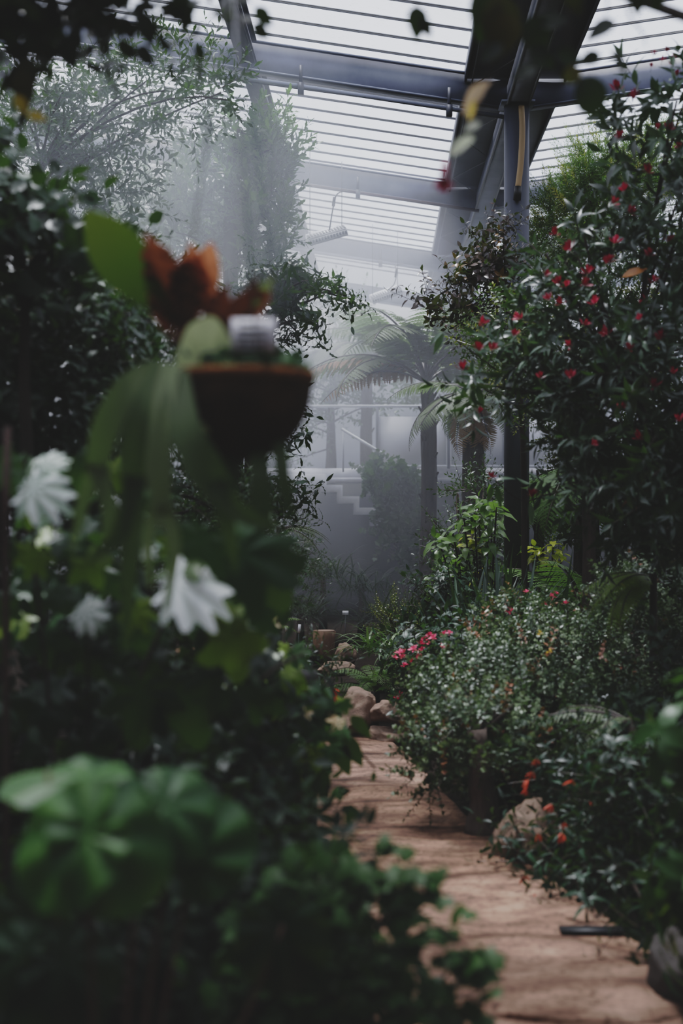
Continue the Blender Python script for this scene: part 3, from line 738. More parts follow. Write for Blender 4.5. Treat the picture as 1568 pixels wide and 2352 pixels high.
# --- olive-leaved tree in the mist, upper part of the picture
b = at(90, 0, 11.2); B = np.array([b[0], 11.2, 0])
plant('small_leaved_tree', 'grey-green small-leaved tree reaching across the roof beams through the bright mist', 'tree', B,
      [E(60, 120, 420, 330, 11.2, .5), E(260, 90, 520, 300, 11.2, .4), E(430, 140, 565, 260, 11.1, .25), E(-60, 220, 330, 480, 11.4, .6), E(60, 330, 370, 560, 11.5, .5), E(-160, 120, 200, 420, 11.5, .6)],
      SP_olive, 520, LM['olive'], 201, trunk=[B, at(95, 900, 11.3), at(80, 600, 11.4), at(95, 380, 11.3)], trunk_r=(.07, .05, .03), nlimb=26, limb_r=.012, shell=.1, out=.9, up=.35, rnd=.6)

# --- toothed-leaf tree(s) standing in the mist
b = at(540, 0, 12.7); B = np.array([b[0], 12.7, 0])
plant('toothed_leaf_tree', 'leafy upright tree with toothed green leaves rising through the densest mist to the rafter', 'tree', B,
      [E(500, 270, 620, 420, 12.7, .3), E(500, 360, 660, 560, 12.7, .5), E(590, 330, 665, 600, 12.6, .3), E(520, 480, 660, 700, 12.7, .5), E(415, 300, 500, 460, 12.9, .25), E(360, 400, 560, 620, 13.0, .6), E(600, 290, 680, 420, 12.5, .2)],
      SP_tooth, 340, LM['toothed'], 211, trunk=[B, at(535, 1000, 12.7), at(530, 700, 12.7), at(528, 400, 12.7), at(545, 300, 12.7)], trunk_r=(.10, .08, .06, .015), nlimb=40, limb_r=.02, shell=.15, out=.45, up=.9, rnd=.4)
b = at(330, 0, 15.5); B = np.array([b[0], 15.5, 0])
plant('toothed_leaf_tree', 'paler second toothed-leaf tree almost dissolved in the mist behind the olive-leaved one', 'tree', B,
      [E(230, 400, 480, 640, 15.5, .7), E(330, 460, 560, 760, 15.5, .6), E(120, 480, 330, 800, 15.6, .7)], SP_tooth, 300, LM['toothed'], 213,
      trunk=[B, at(340, 900, 15.5), at(350, 560, 15.5)], trunk_r=(.10, .05), nlimb=22, shell=.2, up=.7)

# --- tree with wavy hanging leaves in front of the mist
b = at(560, 0, 11.6); B = np.array([b[0], 11.6, 0])
plant('wavy_leaf_tree', 'dark tree with narrow wavy drooping leaves whose branch reaches out toward the lamp', 'tree', B,
      [E(630, 600, 720, 700, 11.6, .4), E(720, 610, 790, 655, 11.6, .10), E(750, 650, 815, 690, 11.6, .12), E(660, 690, 730, 800, 11.6, .25), E(560, 600, 680, 760, 11.8, .4), E(650, 970, 735, 1075, 11.4, .2), E(500, 1080, 650, 1210, 11.6, .35), E(560, 800, 680, 1000, 11.9, .3), E(600, 1120, 720, 1190, 11.5, .2), E(380, 1060, 560, 1260, 11.8, .4)],
      SP_hang, 215, LM['hang'], 221, trunk=[B, at(575, 1100, 11.7), at(600, 850, 11.7), at(640, 680, 11.7)], trunk_r=(.08, .05, .025), nlimb=40, limb_r=.013, shell=.05, out=.9, up=.05, rnd=.35, size=(.8, 1.15))

# --- bushes of the hazy depth beyond the basket
plant('shaded_bush', 'small-leaved bush in grey haze below the stair landing', 'bush', at(640, 1420, 16)*[1, 1, 0], [E(580, 1190, 720, 1330, 16, .5), E(600, 1240, 740, 1420, 15.8, .5)], SP_fine, 260, LM['ivy'], 231, trunk=[at(640, 1420, 16)*[1, 1, 0], at(645, 1300, 16)], trunk_r=(.03, .015), nlimb=14)
plant('tall_backdrop_tree', 'pale hazy tree filling the mist on the upper level beyond the balustrade', 'tree', (at(760, 0, 24)[0], 24, 2.27), [E(640, 760, 860, 1000, 24, .8), E(560, 820, 700, 1080, 24, .8), E(820, 840, 960, 960, 24.5, .6), E(700, 660, 860, 840, 24.5, .8)], SP_haze, 330, LM['toothed'], 241, trunk=[(at(760, 0, 24)[0], 24, 2.25), at(760, 900, 24)], trunk_r=(.1, .05), nlimb=20, shell=.2)
plant('tall_backdrop_tree', 'hazy broad tree on the upper level behind the fern trunks', 'tree', (at(1080, 0, 25)[0], 25, 2.27), [E(940, 730, 1200, 960, 25, .7), E(1150, 770, 1420, 1060, 25, .7)], SP_haze, 240, LM['ivy'], 243, trunk=[(at(1080, 0, 25)[0], 25, 2.25), at(1080, 860, 25)], trunk_r=(.1, .05), nlimb=16, shell=.2)

# --- climbing vine over the stair
rng = RG(251); V_ = []
def vine_pts(poly, n, d, rng, jit=.12):
    from matplotlib.path import Path
poly = [(862, 1035), (905, 1058), (965, 1095), (985, 1180), (1000, 1290), (930, 1320), (925, 1260), (880, 1230), (872, 1215), (862, 1180), (846, 1120), (845, 1060)]
def inpoly(px, py, poly):
    c = np.zeros(len(px), bool); j = len(poly) - 1
    for i in range(len(poly)):
        xi, yi = poly[i]; xj, yj = poly[j]
        c ^= ((yi > py) != (yj > py)) & (px < (xj - xi) * (py - yi) / (yj - yi + 1e-9) + xi); j = i
    return c
def area_pts(poly, n, rng):
    p = np.array(poly); out = np.zeros((0, 2))
    while len(out) < n:
        q = rng.uniform(p.min(0), p.max(0), (n * 3, 2)); out = np.concatenate([out, q[inpoly(q[:, 0], q[:, 1], poly)]])
    return out[:n]
pp = area_pts(poly, 420, rng)
P = np.array([at(a, b_, 20.6) for a, b_ in pp]); P += rng.normal(size=P.shape) * [.06, .08, .07]; P[:, 1] += rng.uniform(-.2, .1, len(P)); P[:, 2] = np.maximum(P[:, 2], .1)
d = nrm(np.array([0, -.8, -.35]) + rng.normal(size=P.shape) * .45)
R = axis_frames(d, rng); k = rng.integers(3, size=len(P))
iv = cat([scatter(SP_ivy[i], R[k == i], P[k == i], rng.uniform(.9, 1.5, (k == i).sum()), rng.normal(.5, .16, (k == i).sum())) for i in range(3)])
t = thing('climbing_vine', 'broad-leaved green vine draped over the staircase and hanging down its side', 'vine', at(900, 1430, 20.6)*[1, 1, 0])
obj('foliage', iv, LM['ivy'], t)
obj('stem', cat([tube(path_pts([at(930 + 8 * i, 1425, 20.7)*[1, 1, 0], at(920 + 6 * i, 1300, 20.7), at(880 + 14 * i, 1150, 20.7), at(860 + 18 * i, 1060 + 6 * i, 20.7)], 12), [.03, .012], 6) for i in range(4)]), MAT['bark'], t)

# --- tree ferns
def frond_mesh(L=1.4, W=.34, pairs=26, arch=.5, seed=0, serr=9, sag=.06, tipdroop=0.0, shade=.5, special=0.0):
    """a feathery frond: rachis from the origin along +y, arching; every leaflet toothed"""
    rng = RG(seed); ms = []; t = np.linspace(0, 1, 26)
    ph = arch * t * 2.0; y = np.concatenate([[0], np.cumsum(np.cos(ph)[:-1])]) * L / 25; z = -np.concatenate([[0], np.cumsum(np.sin(ph)[:-1])]) * L / 25
    ra = np.stack([0 * t, y, z], 1); ms.append(tube(ra, [.011 * L, .002], 5, wood=1.0, cap=False))
    lf = blade(1, .125, 'strap', 2 * serr, .1, .18, serr=.42); lf = M(lf.V, lf.Q, lf.T, lf.C)
    for i in range(pairs):
        f = .14 + .86 * (i + .5) / pairs; p = np.array([np.interp(f, t, ra[:, k_]) for k_ in range(3)])
        a = np.interp(f, t, ph); tan = np.array([0, math.cos(a), -math.sin(a)]); up = np.array([0, math.sin(a), math.cos(a)])
        wl = W * (math.sin(PI * min(f * .96 + .05, 1) ** .8) ** .8) * L
        for s in (-1, 1):
            dd = nrm(np.array([s, 0, 0]) * .92 + tan * (.28 + .35 * f) - up * sag * 3 + rng.normal(size=3) * .04)
            x = nrm(np.cross(dd, up)); zz = np.cross(x, dd)
            m = lf.moved(np.stack([x, dd, zz], 1), p, max(wl, .02) ); m.C[:, 0] = shade + rng.uniform(-.12, .12); m.C[:, 2] = special * (rng.random() < .6); ms.append(m)
    return cat(ms)
def mesh_frond(nm, mat, **k): return mesh_of(nm, frond_mesh(**k), mat)
FM = dict(
    tf=[mesh_frond('tree_fern_frond', LM['fern_pale'], L=1.0, W=.27, pairs=30, arch=.70, seed=1), mesh_frond('tree_fern_frond', LM['fern_pale'], L=1.0, W=.24, pairs=30, arch=.95, seed=2)],
    tfb=[mesh_frond('browning_frond', LM['fern_pale'], L=1.0, W=.24, pairs=28, arch=.7, seed=3, special=1.0)],
    tfd=[mesh_frond('tree_fern_frond', LM['fern'], L=1.0, W=.26, pairs=30, arch=.7, seed=4), mesh_frond('tree_fern_frond', LM['fern'], L=1.0, W=.24, pairs=28, arch=.95, seed=5)],
    gf=[mesh_frond('ground_fern_frond', LM['fern'], L=1.0, W=.22, pairs=22, arch=.75, seed=6, serr=6), mesh_frond('ground_fern_frond', LM['fern'], L=1.0, W=.2, pairs=22, arch=1.0, seed=7, serr=6)],
    gfp=[mesh_frond('pale_fern_frond', LM['fern_pale'], L=1.0, W=.14, pairs=26, arch=.6, seed=8, serr=4)],
    gfy=[mesh_frond('bright_fern_frond', leafmat('bright lime fern', (.08, .13, .01), (.15, .22, .015), (.25, .32, .03), wood=(.06, .06, .02), rough=.5, trans=.4), L=1.0, W=.2, pairs=24, arch=.8, seed=9, serr=5)],
)
def place_frond(parent, base, org, az, el, L, me, rng, name='frond', label=None):
    o = bpy.data.objects.new(name, me); COL.objects.link(o); o.parent = parent
    d = np.array([math.cos(az) * math.cos(el), math.sin(az) * math.cos(el), math.sin(el)]); x = nrm(np.cross(d, [0, 0, 1.])); z = np.cross(x, d)
    r = rng.uniform(-.35, .35); x, z = x * math.cos(r) + z * math.sin(r), z * math.cos(r) - x * math.sin(r)
    m = np.eye(4); m[:3, 0] = x * L; m[:3, 1] = d * L; m[:3, 2] = z * L; m[:3, 3] = np.array(org) - np.array(base)
    o.matrix_local = Matrix(m.tolist())
    if label: o['label'] = label
    return o
def tree_fern(label, px, d, trunk_px, crown_py, r, fr, n, seed, el=(.1, 1.1), L=(1.3, 1.8), extra=(), skirt=0, group='tree ferns', azs=None):
    rng = RG(seed); b = at(px, 0, d); base = np.array([b[0], d, 0]); t = thing('tree_fern', label, 'tree fern', base, group)
    tp = [base + [0, 0, -.02]] + [at(x, y, d) for x, y in trunk_px]; tr = path_pts(tp, 16)
    m = tube(tr, [r * 1.15, r, r * .9, r * .8], 16, bump=.12, seed=seed); st_ = []
    for i in range(22):                                          # old frond stubs on the trunk
        p = tr[rng.integers(3, len(tr))]; a = rng.uniform(0, 2 * PI); q = p + np.array([math.cos(a), math.sin(a), 0]) * r * .7
        st_.append(tube([q, q + np.array([math.cos(a) * .06, math.sin(a) * .06, .09])], [.022, .012], 5))
    obj('trunk', cat([m] + st_), MAT['bark'], t)
    top = tr[-1]
    for i in range(n):
        az = (2 * PI * i / n + rng.uniform(-.2, .2)) if azs is None else azs[i % len(azs)] + rng.uniform(-.15, .15)
        place_frond(t, base, top, az, rng.uniform(*el), rng.uniform(*L), fr[i % len(fr)], rng)
    for az, e, l, key in extra: place_frond(t, base, top, az, e, l, FM[key][0], rng, label='browning frond' if key == 'tfb' else None)
    for i in range(skirt): place_frond(t, base, top, rng.uniform(0, 2 * PI), rng.uniform(-1.2, -.5), rng.uniform(.6, 1.0), FM['tfb'][0], rng, label='drooping dead frond')
    return t
tree_fern('tall pale tree fern in the mist, its arching crown level with the hazy grow lamp', 980, 18.3, [(985, 1150), (984, 950), (978, 880)], 880, .105, FM['tf'], 19, 301, (.45, 1.25), (1.8, 2.5),
          extra=[(PI * 1.05, .65, 1.9, 'tfb'), (PI * 1.15, .45, 1.6, 'tfb')])
tree_fern('shorter tree fern with thick fibrous trunk and drooping pale fronds beside the column', 1086, 16.2, [(1088, 1060), (1086, 960), (1084, 905)], 905, .125, FM['tf'], 13, 303, (-.1, .7), (.8, 1.15), skirt=5)
tree_fern('green tree fern behind the column with long toothed fronds hanging low', 1350, 13.6, [(1352, 1200), (1350, 1090)], 1090, .095, FM['tfd'], 13, 305, (-.35, .5), (1.0, 1.4), skirt=0)
tree_fern('small tree fern with thin trunk in the gloom just behind the column', 1236, 15.5, [(1237, 1250), (1240, 1100)], 1100, .06, FM['tfd'], 11, 307, (-.2, .6), (.8, 1.2))
tree_fern('far hazy tree fern half hidden behind the tallest one', 840, 23.5, [(842, 900), (845, 830)], 830, .10, FM['tf'], 13, 309, (.2, 1.0), (1.5, 2.1))

def fern(label, px, py, d, n, L, seed, key='gf', el=(.3, 1.2), az=None, group='ferns in the beds'):
    rng = RG(seed); b = at(px, py, d); base = np.array([b[0], d, max(0.0, b[2] if py else 0)]); g0 = base * [1, 1, 0]
    t = thing('fern', label, 'fern', g0, group)
    obj('crown_base', tube([g0 + [0, 0, -.02], base + [0, 0, .03]], [.03, .02], 8, shade=.3, wood=1), MAT['bark'], t)
    for i in range(n):
        a = 2 * PI * i / n + rng.uniform(-.3, .3) if az is None else rng.uniform(*az)
        place_frond(t, g0, base, a, rng.uniform(*el), rng.uniform(*L), FM[key][i % len(FM[key])], rng)
    return t
fern('light green feathery fern above the pinkish boulder', 865, 1590, 11.0, 22, (.38, .60), 321, el=(.6, 1.45))
fern('small fern in the dim haze by the plant tags', 600, 1460, 13.6, 9, (.35, .5), 323)
fern('fern frond clump leaning out under the wavy-leaf branch', 640, 1215, 12.6, 5, (.4, .55), 325, 'gfp', (0, .5), (-.6, .7))
fern('lime green fern arching over the low shrub', 1500, 1330, 8.0, 8, (.42, .55), 327, 'gfy', (-.1, .5), (2.4, 4.2))
fern('pale grey-green fern with long fronds lying over the low shrub', 1450, 1660, 6.8, 10, (.45, .62), 329, 'gfp', (.0, .6), (2.2, 4.3))
fern('dark green fern filling the gap behind the column', 1270, 1420, 14.5, 12, (.7, 1.0), 331, 'gf')

fern('bright toothed fern with long arching fronds rising just past the column', 1335, 1420, 12.3, 11, (.95, 1.25), 333, 'tfd', (.55, 1.35))
# --- grasses and strap leaves
def blades(base, n, L, W, rng, spread=.1, el=(.5, 1.4), droop=(.4, 1.0), mat='grass', seg=7, az=None):
    ms = []
    for i in range(n):
        l = rng.uniform(*L); bl = blade(1, W / l, 'strap', seg, .25, 0, stalk=0); t = bl.V[:, 1].copy(); dr = rng.uniform(*droop)
        V = bl.V.copy(); a = dr * t * 1.6; V[:, 1] = np.sin(np.clip(a, 0, 3)) / max(dr * 1.6, .05); V[:, 2] += -(1 - np.cos(np.clip(a, 0, 3))) / max(dr * 1.6, .05)
        e = rng.uniform(*el); z = rng.uniform(0, 2 * PI) if az is None else rng.uniform(*az)
        d = np.array([math.cos(z) * math.cos(e), math.sin(z) * math.cos(e), math.sin(e)]); x = nrm(np.cross(d, [0, 0, 1.])); zz = np.cross(x, d)
        m = M(V, bl.Q, bl.T, bl.C).moved(np.stack([x, d, zz], 1), base + np.append(rng.normal(size=2) * spread, 0), l); m.C[:, 0] = rng.normal(.5, .2); ms.append(m)
    return cat(ms)
def clump(name, label, cat_, px, d, n, L, W, seed, mat, z=0.0, group='grassy clumps', **k):
    rng = RG(seed); b = at(px, 0, d); base = np.array([b[0], d, z]); t = thing(name, label, cat_, (b[0], d, 0), group)
    obj('foliage', blades(base, n, L, W, rng, **k), LM[mat], t)
    obj('crown_base', tube([(b[0], d, -.02), (b[0], d, z + .05)], [.06, .03], 8), MAT['bark'], t)
    return t
clump('flax_clump', 'dark upright sword-leaved clump at the foot of the column', 'plant', 1150, 10.7, 90, (.55, 1.05), .034, 401, 'flax', el=(1.0, 1.5), droop=(.02, .25), spread=.16, z=.38)
clump('flax_clump', 'smaller sword-leaved clump just behind the pink flowers', 'plant', 1085, 10.4, 44, (.4, .75), .030, 403, 'flax', el=(.9, 1.45), droop=(.05, .35), spread=.10, z=.30)
clump('strap_grass', 'arching striped strap-leaved clump beside the pink flowers', 'grass clump', 880, 12.6, 70, (.30, .55), .022, 405, 'grass', el=(.5, 1.3), droop=(.6, 1.1), spread=.12, z=.36)
clump('strap_grass', 'light-tipped strap-leaved clump nearest the hazy path bend', 'grass clump', 925, 12.2, 46, (.28, .5), .022, 407, 'grass', el=(.5, 1.3), droop=(.6, 1.1), spread=.12, z=.33)
for i, (px, py, d, lab) in enumerate(((742, 1300, 17.5, 'drooping grass tussock in the darkest haze under the stair'), (830, 1330, 18, 'dim grass tussock beneath the hanging vine'), (880, 1400, 17, 'low dim grass tussock before the vine wall'), (690, 1390, 16.8, 'dim grass tussock behind the plant tags'))):
    clump('grass_tussock', lab, 'grass clump', px, d, 110, (.45, .8), .018, 411 + i, 'dusk', z=max(.1, at(px, py + 30, d)[2]), el=(.4, 1.4), droop=(.7, 1.2), spread=.16)

# --- fine airy pale shrub, glossy plants beside the column
plant('airy_shrub', 'fine pale green airy shrub in the light at the haze edge', 'shrub', at(905, 1440, 13.4)*[1, 1, 0], [E(850, 1385, 960, 1460, 13.4, .3), E(870, 1400, 990, 1500, 13.2, .3)], sp('tiny', 3, 421, n=16, L=.18, s=.022, elev=45), 190, LM['small_shrub'], 423, trunk=[at(905, 1440, 13.4)*[1, 1, 0], at(905, 1440, 13.4)], trunk_r=(.015, .008), nlimb=14, limb_r=.006, special=.3)
def leggy(label, px, d, tips, seed, mat='glossy', special=.14):
    rng = RG(seed); b = at(px, 0, d); base = np.array([b[0], d, 0]); t = thing('glossy_plant', label, 'plant', base, 'glossy leaved plants by the column'); st_ = []; fo = []
    for (tx, ty, s) in tips:
        p = at(tx, ty, d + rng.uniform(-.25, .25)); st_.append(tube(bez(base + np.append(rng.normal(size=2) * .05, 0), (base + p) / 2 * [1, 1, 1.1], p, 9), [.014, .007], 6))
        k = rng.integers(3); dd = nrm(np.array([0, -.2, 1.]) + rng.normal(size=3) * .3)[None]
        fo.append(scatter(SP_gloss[k], axis_frames(dd, rng), p[None] - [[0, 0, .08]], [s], [rng.normal(.6, .15)], [float(rng.random() < special)]))
    obj('stem', cat(st_), MAT['bark'], t); obj('foliage', cat(fo), LM[mat], t); return t
leggy('leggy glossy plant with light green leaves leaning out from the column into the haze', 1110, 11.9, [(1010, 1250, .9), (1040, 1225, .8), (1090, 1195, .9), (1075, 1265, .8), (1110, 1290, .8), (1130, 1200, .9), (1060, 1320, .8), (1100, 1160, 1.0), (1020, 1300, .7), (1050, 1370, .8), (990, 1360, .7), (1010, 1400, .8), (1085, 1240, .8), (1000, 1330, .9), (1045, 1290, 1.), (1030, 1340, .9), (1075, 1350, 1.), (1120, 1245, .9), (1100, 1330, .9), (1140, 1165, 1.), (1065, 1190, .8), (990, 1400, .9), (1025, 1375, .9), (1140, 1300, .8)], 431)
leggy('yellow-green leaved plant peeping out just past the column', 1250, 12.6, [(1235, 1265, .8), (1270, 1255, .8), (1255, 1290, .7), (1220, 1250, .7), (1290, 1270, .6)], 433, special=.8)
plant('silvery_bush', 'bush with silvery shining leaves in the haze behind the glossy plant', 'bush', at(1070, 0, 13.8)*[1, 1, 0], [E(1000, 1190, 1160, 1350, 13.8, .3), E(1040, 1090, 1150, 1160, 14.6, .3)], SP_fine, 170, LM['ivy'], 441, trunk=[at(1070, 0, 13.8)*[1, 1, 0], at(1070, 1300, 13.8)], trunk_r=(.03, .015), nlimb=14, size=(1, 1.5))
plant('leafy_bush', 'dark glossy bush at the base of the column beside the strap grass', 'bush', at(1010, 0, 11.6)*[1, 1, 0], [E(955, 1330, 1090, 1470, 11.6, .35), E(1060, 1380, 1200, 1490, 11.4, .35)], SP_burg, 190, LM['fuchsia'], 443, trunk=[at(1010, 0, 11.6)*[1, 1, 0], at(1020, 1420, 11.6)], trunk_r=(.03, .015), nlimb=14)

# --- right side of the middle distance
B = at(1205, 0, 11.6)*[1, 1, 0]
plant('burgundy_shrub', 'burgundy-leaved shrub with glossy brown sprays crossing in front of the column', 'shrub', B,
      [E(1090, 540, 1180, 640, 11.6, .25), E(1100, 590, 1210, 680, 11.6, .25), E(1040, 600, 1140, 690, 11.6, .2), E(1000, 660, 1110, 720, 11.5, .18), E(950, 665, 1020, 735, 11.5, .12), E(1100, 510, 1165, 560, 11.6, .12), E(1170, 600, 1240, 660, 11.7, .15), E(1060, 690, 1150, 780, 11.6, .2)],
      SP_burg, 185, LM['burgundy'], 451, trunk=[B, at(1200, 1000, 11.7), at(1170, 760, 11.7), at(1140, 620, 11.6)], trunk_r=(.03, .02, .008), nlimb=34, limb_r=.008, shell=.05, special=.15, out=.7, rnd=.6)
B = at(1330, 0, 15.2)*[1, 1, 0]
plant('feathery_tree', 'feathery yellow-green fine-needled tree under the roof behind the column', 'tree', B,
      [E(1290, 330, 1430, 450, 15.2, .4), E(1220, 420, 1380, 580, 15.2, .4), E(1280, 380, 1500, 560, 15.2, .6), E(1390, 320, 1600, 460, 15.3, .6), E(1200, 500, 1330, 640, 15.1, .4)],
      SP_need, 1250, LM['needle'], 461, trunk=[B, at(1340, 1000, 15.2), at(1350, 700, 15.2), at(1370, 420, 15.2)], trunk_r=(.09, .06, .02), nlimb=40, limb_r=.014, shell=.2, out=.9, up=.5, rnd=.5, special=.12)
B = at(1352, 0, 10.2)*[1, 1, 0]
plant('small_leaved_shrub', 'dense small-leaved shrub with bright yellowish edge leaves behind the crimson-flowered shrub', 'shrub', B,
      [E(1075, 690, 1260, 870, 10.2, .5), E(1120, 780, 1330, 960, 10.3, .6), E(1180, 640, 1480, 900, 10.4, .7), E(1230, 540, 1500, 760, 10.5, .6), E(1250, 820, 1600, 1120, 10.5, .8), E(1420, 520, 1700, 860, 10.6, .7)],
      SP_small, 1500, LM['small_shrub'], 471, trunk=[B, at(1352, 1200, 10.4), at(1340, 900, 10.4)], trunk_r=(.052, .045), nlimb=50, limb_r=.012, shell=.6, special=.14)
B = at(1660, 0, 7.8)*[1, 1, 0]
crim, rng = plant('crimson_flowered_shrub', 'tall shrub with long dark glossy leaves and crimson flower clusters up the path side', 'shrub', B,
      [E(1240, 540, 1700, 1130, 7.9, .8), E(1150, 640, 1400, 900, 8.0, .45), E(1280, 760, 1640, 1240, 7.7, .7), E(1060, 820, 1180, 930, 7.9, .2), E(1420, 180, 1640, 430, 7.5, .3), E(1400, 360, 1680, 640, 7.6, .5), E(1230, 960, 1400, 1130, 7.9, .3), E(1240, 520, 1360, 640, 7.8, .25), E(1400, 1050, 1640, 1250, 7.6, .5)],
      SP_red, 620, LM['red_shrub'], 481, trunk=[B, at(1600, 1250, 7.8), at(1450, 900, 7.8)], trunk_r=(.05, .03), nlimb=60, limb_r=.010, shell=.45, special=.015, up=.1, rnd=.7)
def flower_mesh(nm, petals, n, L, mat, el=(.2, 1.2), seed=0, stalk=.6):
    rng = RG(seed); ms = []
    for i in range(n):
        az = i * 2.4 + rng.uniform(-.3, .3); e = rng.uniform(*el); dd = np.array([math.cos(az) * math.cos(e), math.sin(az) * math.cos(e), math.sin(e)])
        x = nrm(np.cross(dd, [0, 0, 1.])); m = petals.moved(np.stack([x, dd, np.cross(x, dd)], 1), dd * L * .05, L * rng.uniform(.7, 1.1)); m.C[:, 0] = rng.uniform(.2, .85); ms.append(m)
    ms.append(tube([(0, 0, 0), (.0, .01, -L * stalk * 1.6)], [L * .04, L * .03], 5, wood=1.0))
    return mesh_of(nm, cat(ms), mat)
PET = blade(1, .42, 'obov', 4, .25, .15)
FLW = dict(red=[flower_mesh('crimson_cluster', blade(1, .30, 'obov', 4, .3, -.2), 12, 1, LM['red'], (.1, 1.4), k) for k in (1, 2)],
           pink=[flower_mesh('pink_cluster', PET, 12, 1, LM['pink'], (-.1, 1.3), k) for k in (3, 4)],
           cream=[flower_mesh('cream_flower', PET, 8, 1, LM['cream'], (-.2, 1.1), 5)], yellow=[flower_mesh('yellow_flower', PET, 5, 1, LM['yellow'], (.1, .5), 6)],
           orange=[flower_mesh('orange_flower', blade(1, .25, 'obov', 4, .3, .1), 6, 1, LM['orange'], (-1.5, -.9), 7)], white=[flower_mesh('white_flower', PET, 5, 1, plain('white petal', (.75, .75, .72), .5), (.1, .5), 8)])
def flowers(parent, base, spots, d, size, key, seed, name='flower', jit=.15, up=(0, -.3, .8)):
    rng = RG(seed)
    for s in spots:
        px, py = s[0], s[1]; dd = d + rng.uniform(-jit, jit) if len(s) < 3 else s[2]
        o = bpy.data.objects.new(name, FLW[key][rng.integers(len(FLW[key]))]); COL.objects.link(o); o.parent = parent
        R = axis_frames((np.array(up) + rng.normal(size=3) * .35)[None], rng)[0]; k = size * rng.uniform(.8, 1.25); m = np.eye(4); m[:3, :3] = R * k
        m[:3, 3] = at(px, py, dd) - np.array(base); o.matrix_local = Matrix(m.tolist())
red_spots = [(1103, 744), (1198, 732), (1180, 772), (1130, 806), (1098, 806), (1062, 852), (1348, 630), (1282, 655), (1391, 606), (1250, 634), (1310, 576), (1310, 795), (1430, 940), (1358, 1022), (1340, 748),
    (1395, 770), (1470, 735), (1485, 690), (1535, 560), (1500, 650), (1500, 890), (1560, 968), (1275, 540), (1485, 398), (1432, 440), (1420, 320), (1460, 225), (1418, 210), (1443, 490), (1410, 560), (1260, 690), (1290, 700), (1445, 805),
    (1240, 870), (1520, 780), (1545, 860), (1100, 950, 7.8), (1336, 655), (1365, 700), (1300, 660), (1490, 590), (1130, 1097, 7.75), (1218, 1143, 7.75), (1310, 870), (1470, 1010), (1535, 300), (1560, 340), (1508, 300), (1405, 470)]
flowers(crim, B, red_spots, 7.1, .046, 'red', 483)
flowers(crim, B, [(1500, 128), (1520, 140), (1540, 150), (1495, 155), (1530, 120), (1555, 175), (1550, 135)], 7.4, .034, 'red', 485, 'flower', up=(0, 0, 1))
# the long bare twig ends with flowers beside the column, and the bronze leaf
twg = [tube(path_pts([at(1400, 1120, 7.7), at(1280, 1130, 7.75), at(1200, 1150, 7.75), at(1135, 1102, 7.75)], 12), [.006, .003], 5), tube(path_pts([at(1240, 900, 7.8), at(1140, 905, 7.85), at(1085, 875, 7.85)], 8), [.005, .003], 5),
       tube(path_pts([at(1140, 850, 7.85), at(1060, 790, 7.8), at(1020, 762, 7.8)], 8), [.004, .002], 5)]
for w_ in twg: obj('twig', w_, MAT['bark'], crim)
LAN = blade(1, .26, 'lance', 9, .25, .35)
def leaf_px(tm, px, py, L, ang, d, rng=None, face=0.0, roll=0.0, tip=0.0, k=None, shade=.5, special=0.0):
    """one leaf at a place: px,py its stalk end, L its length in metres, ang its heading in the picture plane (deg, 0 = right, 90 = up),
    face: 0 = upper side toward the camera, 1 = upper side to the sky"""
    a = math.radians(ang); dd = nrm(np.array([math.cos(a), tip, math.sin(a)])); nn = nrm(np.array([0, -1., 0]) * (1 - face) + np.array([0, 0, 1.]) * face)
    x = nrm(np.cross(dd, nn)); z = np.cross(x, dd); x, z = x * math.cos(roll) + z * math.sin(roll), z * math.cos(roll) - x * math.sin(roll)
    m = tm.moved(np.stack([x, dd, z], 1), at(px, py, d), L); m.C = m.C.copy(); m.C[:, 0] += shade - .5; m.C[:, 2] = special; return m
obj('leaf', leaf_px(LAN, 1422, 640, .17, 28, 7.2, face=.3, special=1.0), LM['red_shrub'], crim, label='bronze-orange fading leaf')
ends = [leaf_px(LAN, px, py, L, a, 7.75, face=f, shade=s) for px, py, L, a, f, s in ((1022, 760, .14, 240, .3, .7), (1018, 762, .11, 215, .5, .6), (1088, 878, .13, 262, .2, .6), (1092, 880, .15, 290, .1, .4), (1080, 876, .12, 235, .4, .6), (1135, 1105, .12, 20, .6, .7), (1138, 1110, .14, 285, .1, .3), (1215, 1150, .13, 280, .2, .7), (1132, 1108, .12, 255, .3, .4))]
obj('foliage', cat(ends), LM['red_shrub'], crim)

# dark trunk and shade filling beyond the low shrub
plant('dark_shade_tree', 'dark large-leaved tree in the gloom between the low shrub and the crimson-flowered shrub', 'tree', at(1620, 0, 11.2)*[1, 1, 0],
      [E(1300, 1060, 1620, 1300, 11.4, .5), E(1420, 1180, 1800, 1420, 11, .5), E(1380, 900, 1800, 1200, 11.8, .5)], SP_dusk, 260, LM['dusk'], 491, trunk=[at(1620, 0, 11.2)*[1, 1, 0], at(1600, 1300, 11.2), at(1560, 1150, 11.2)], trunk_r=(.062, .055, .05), nlimb=20)
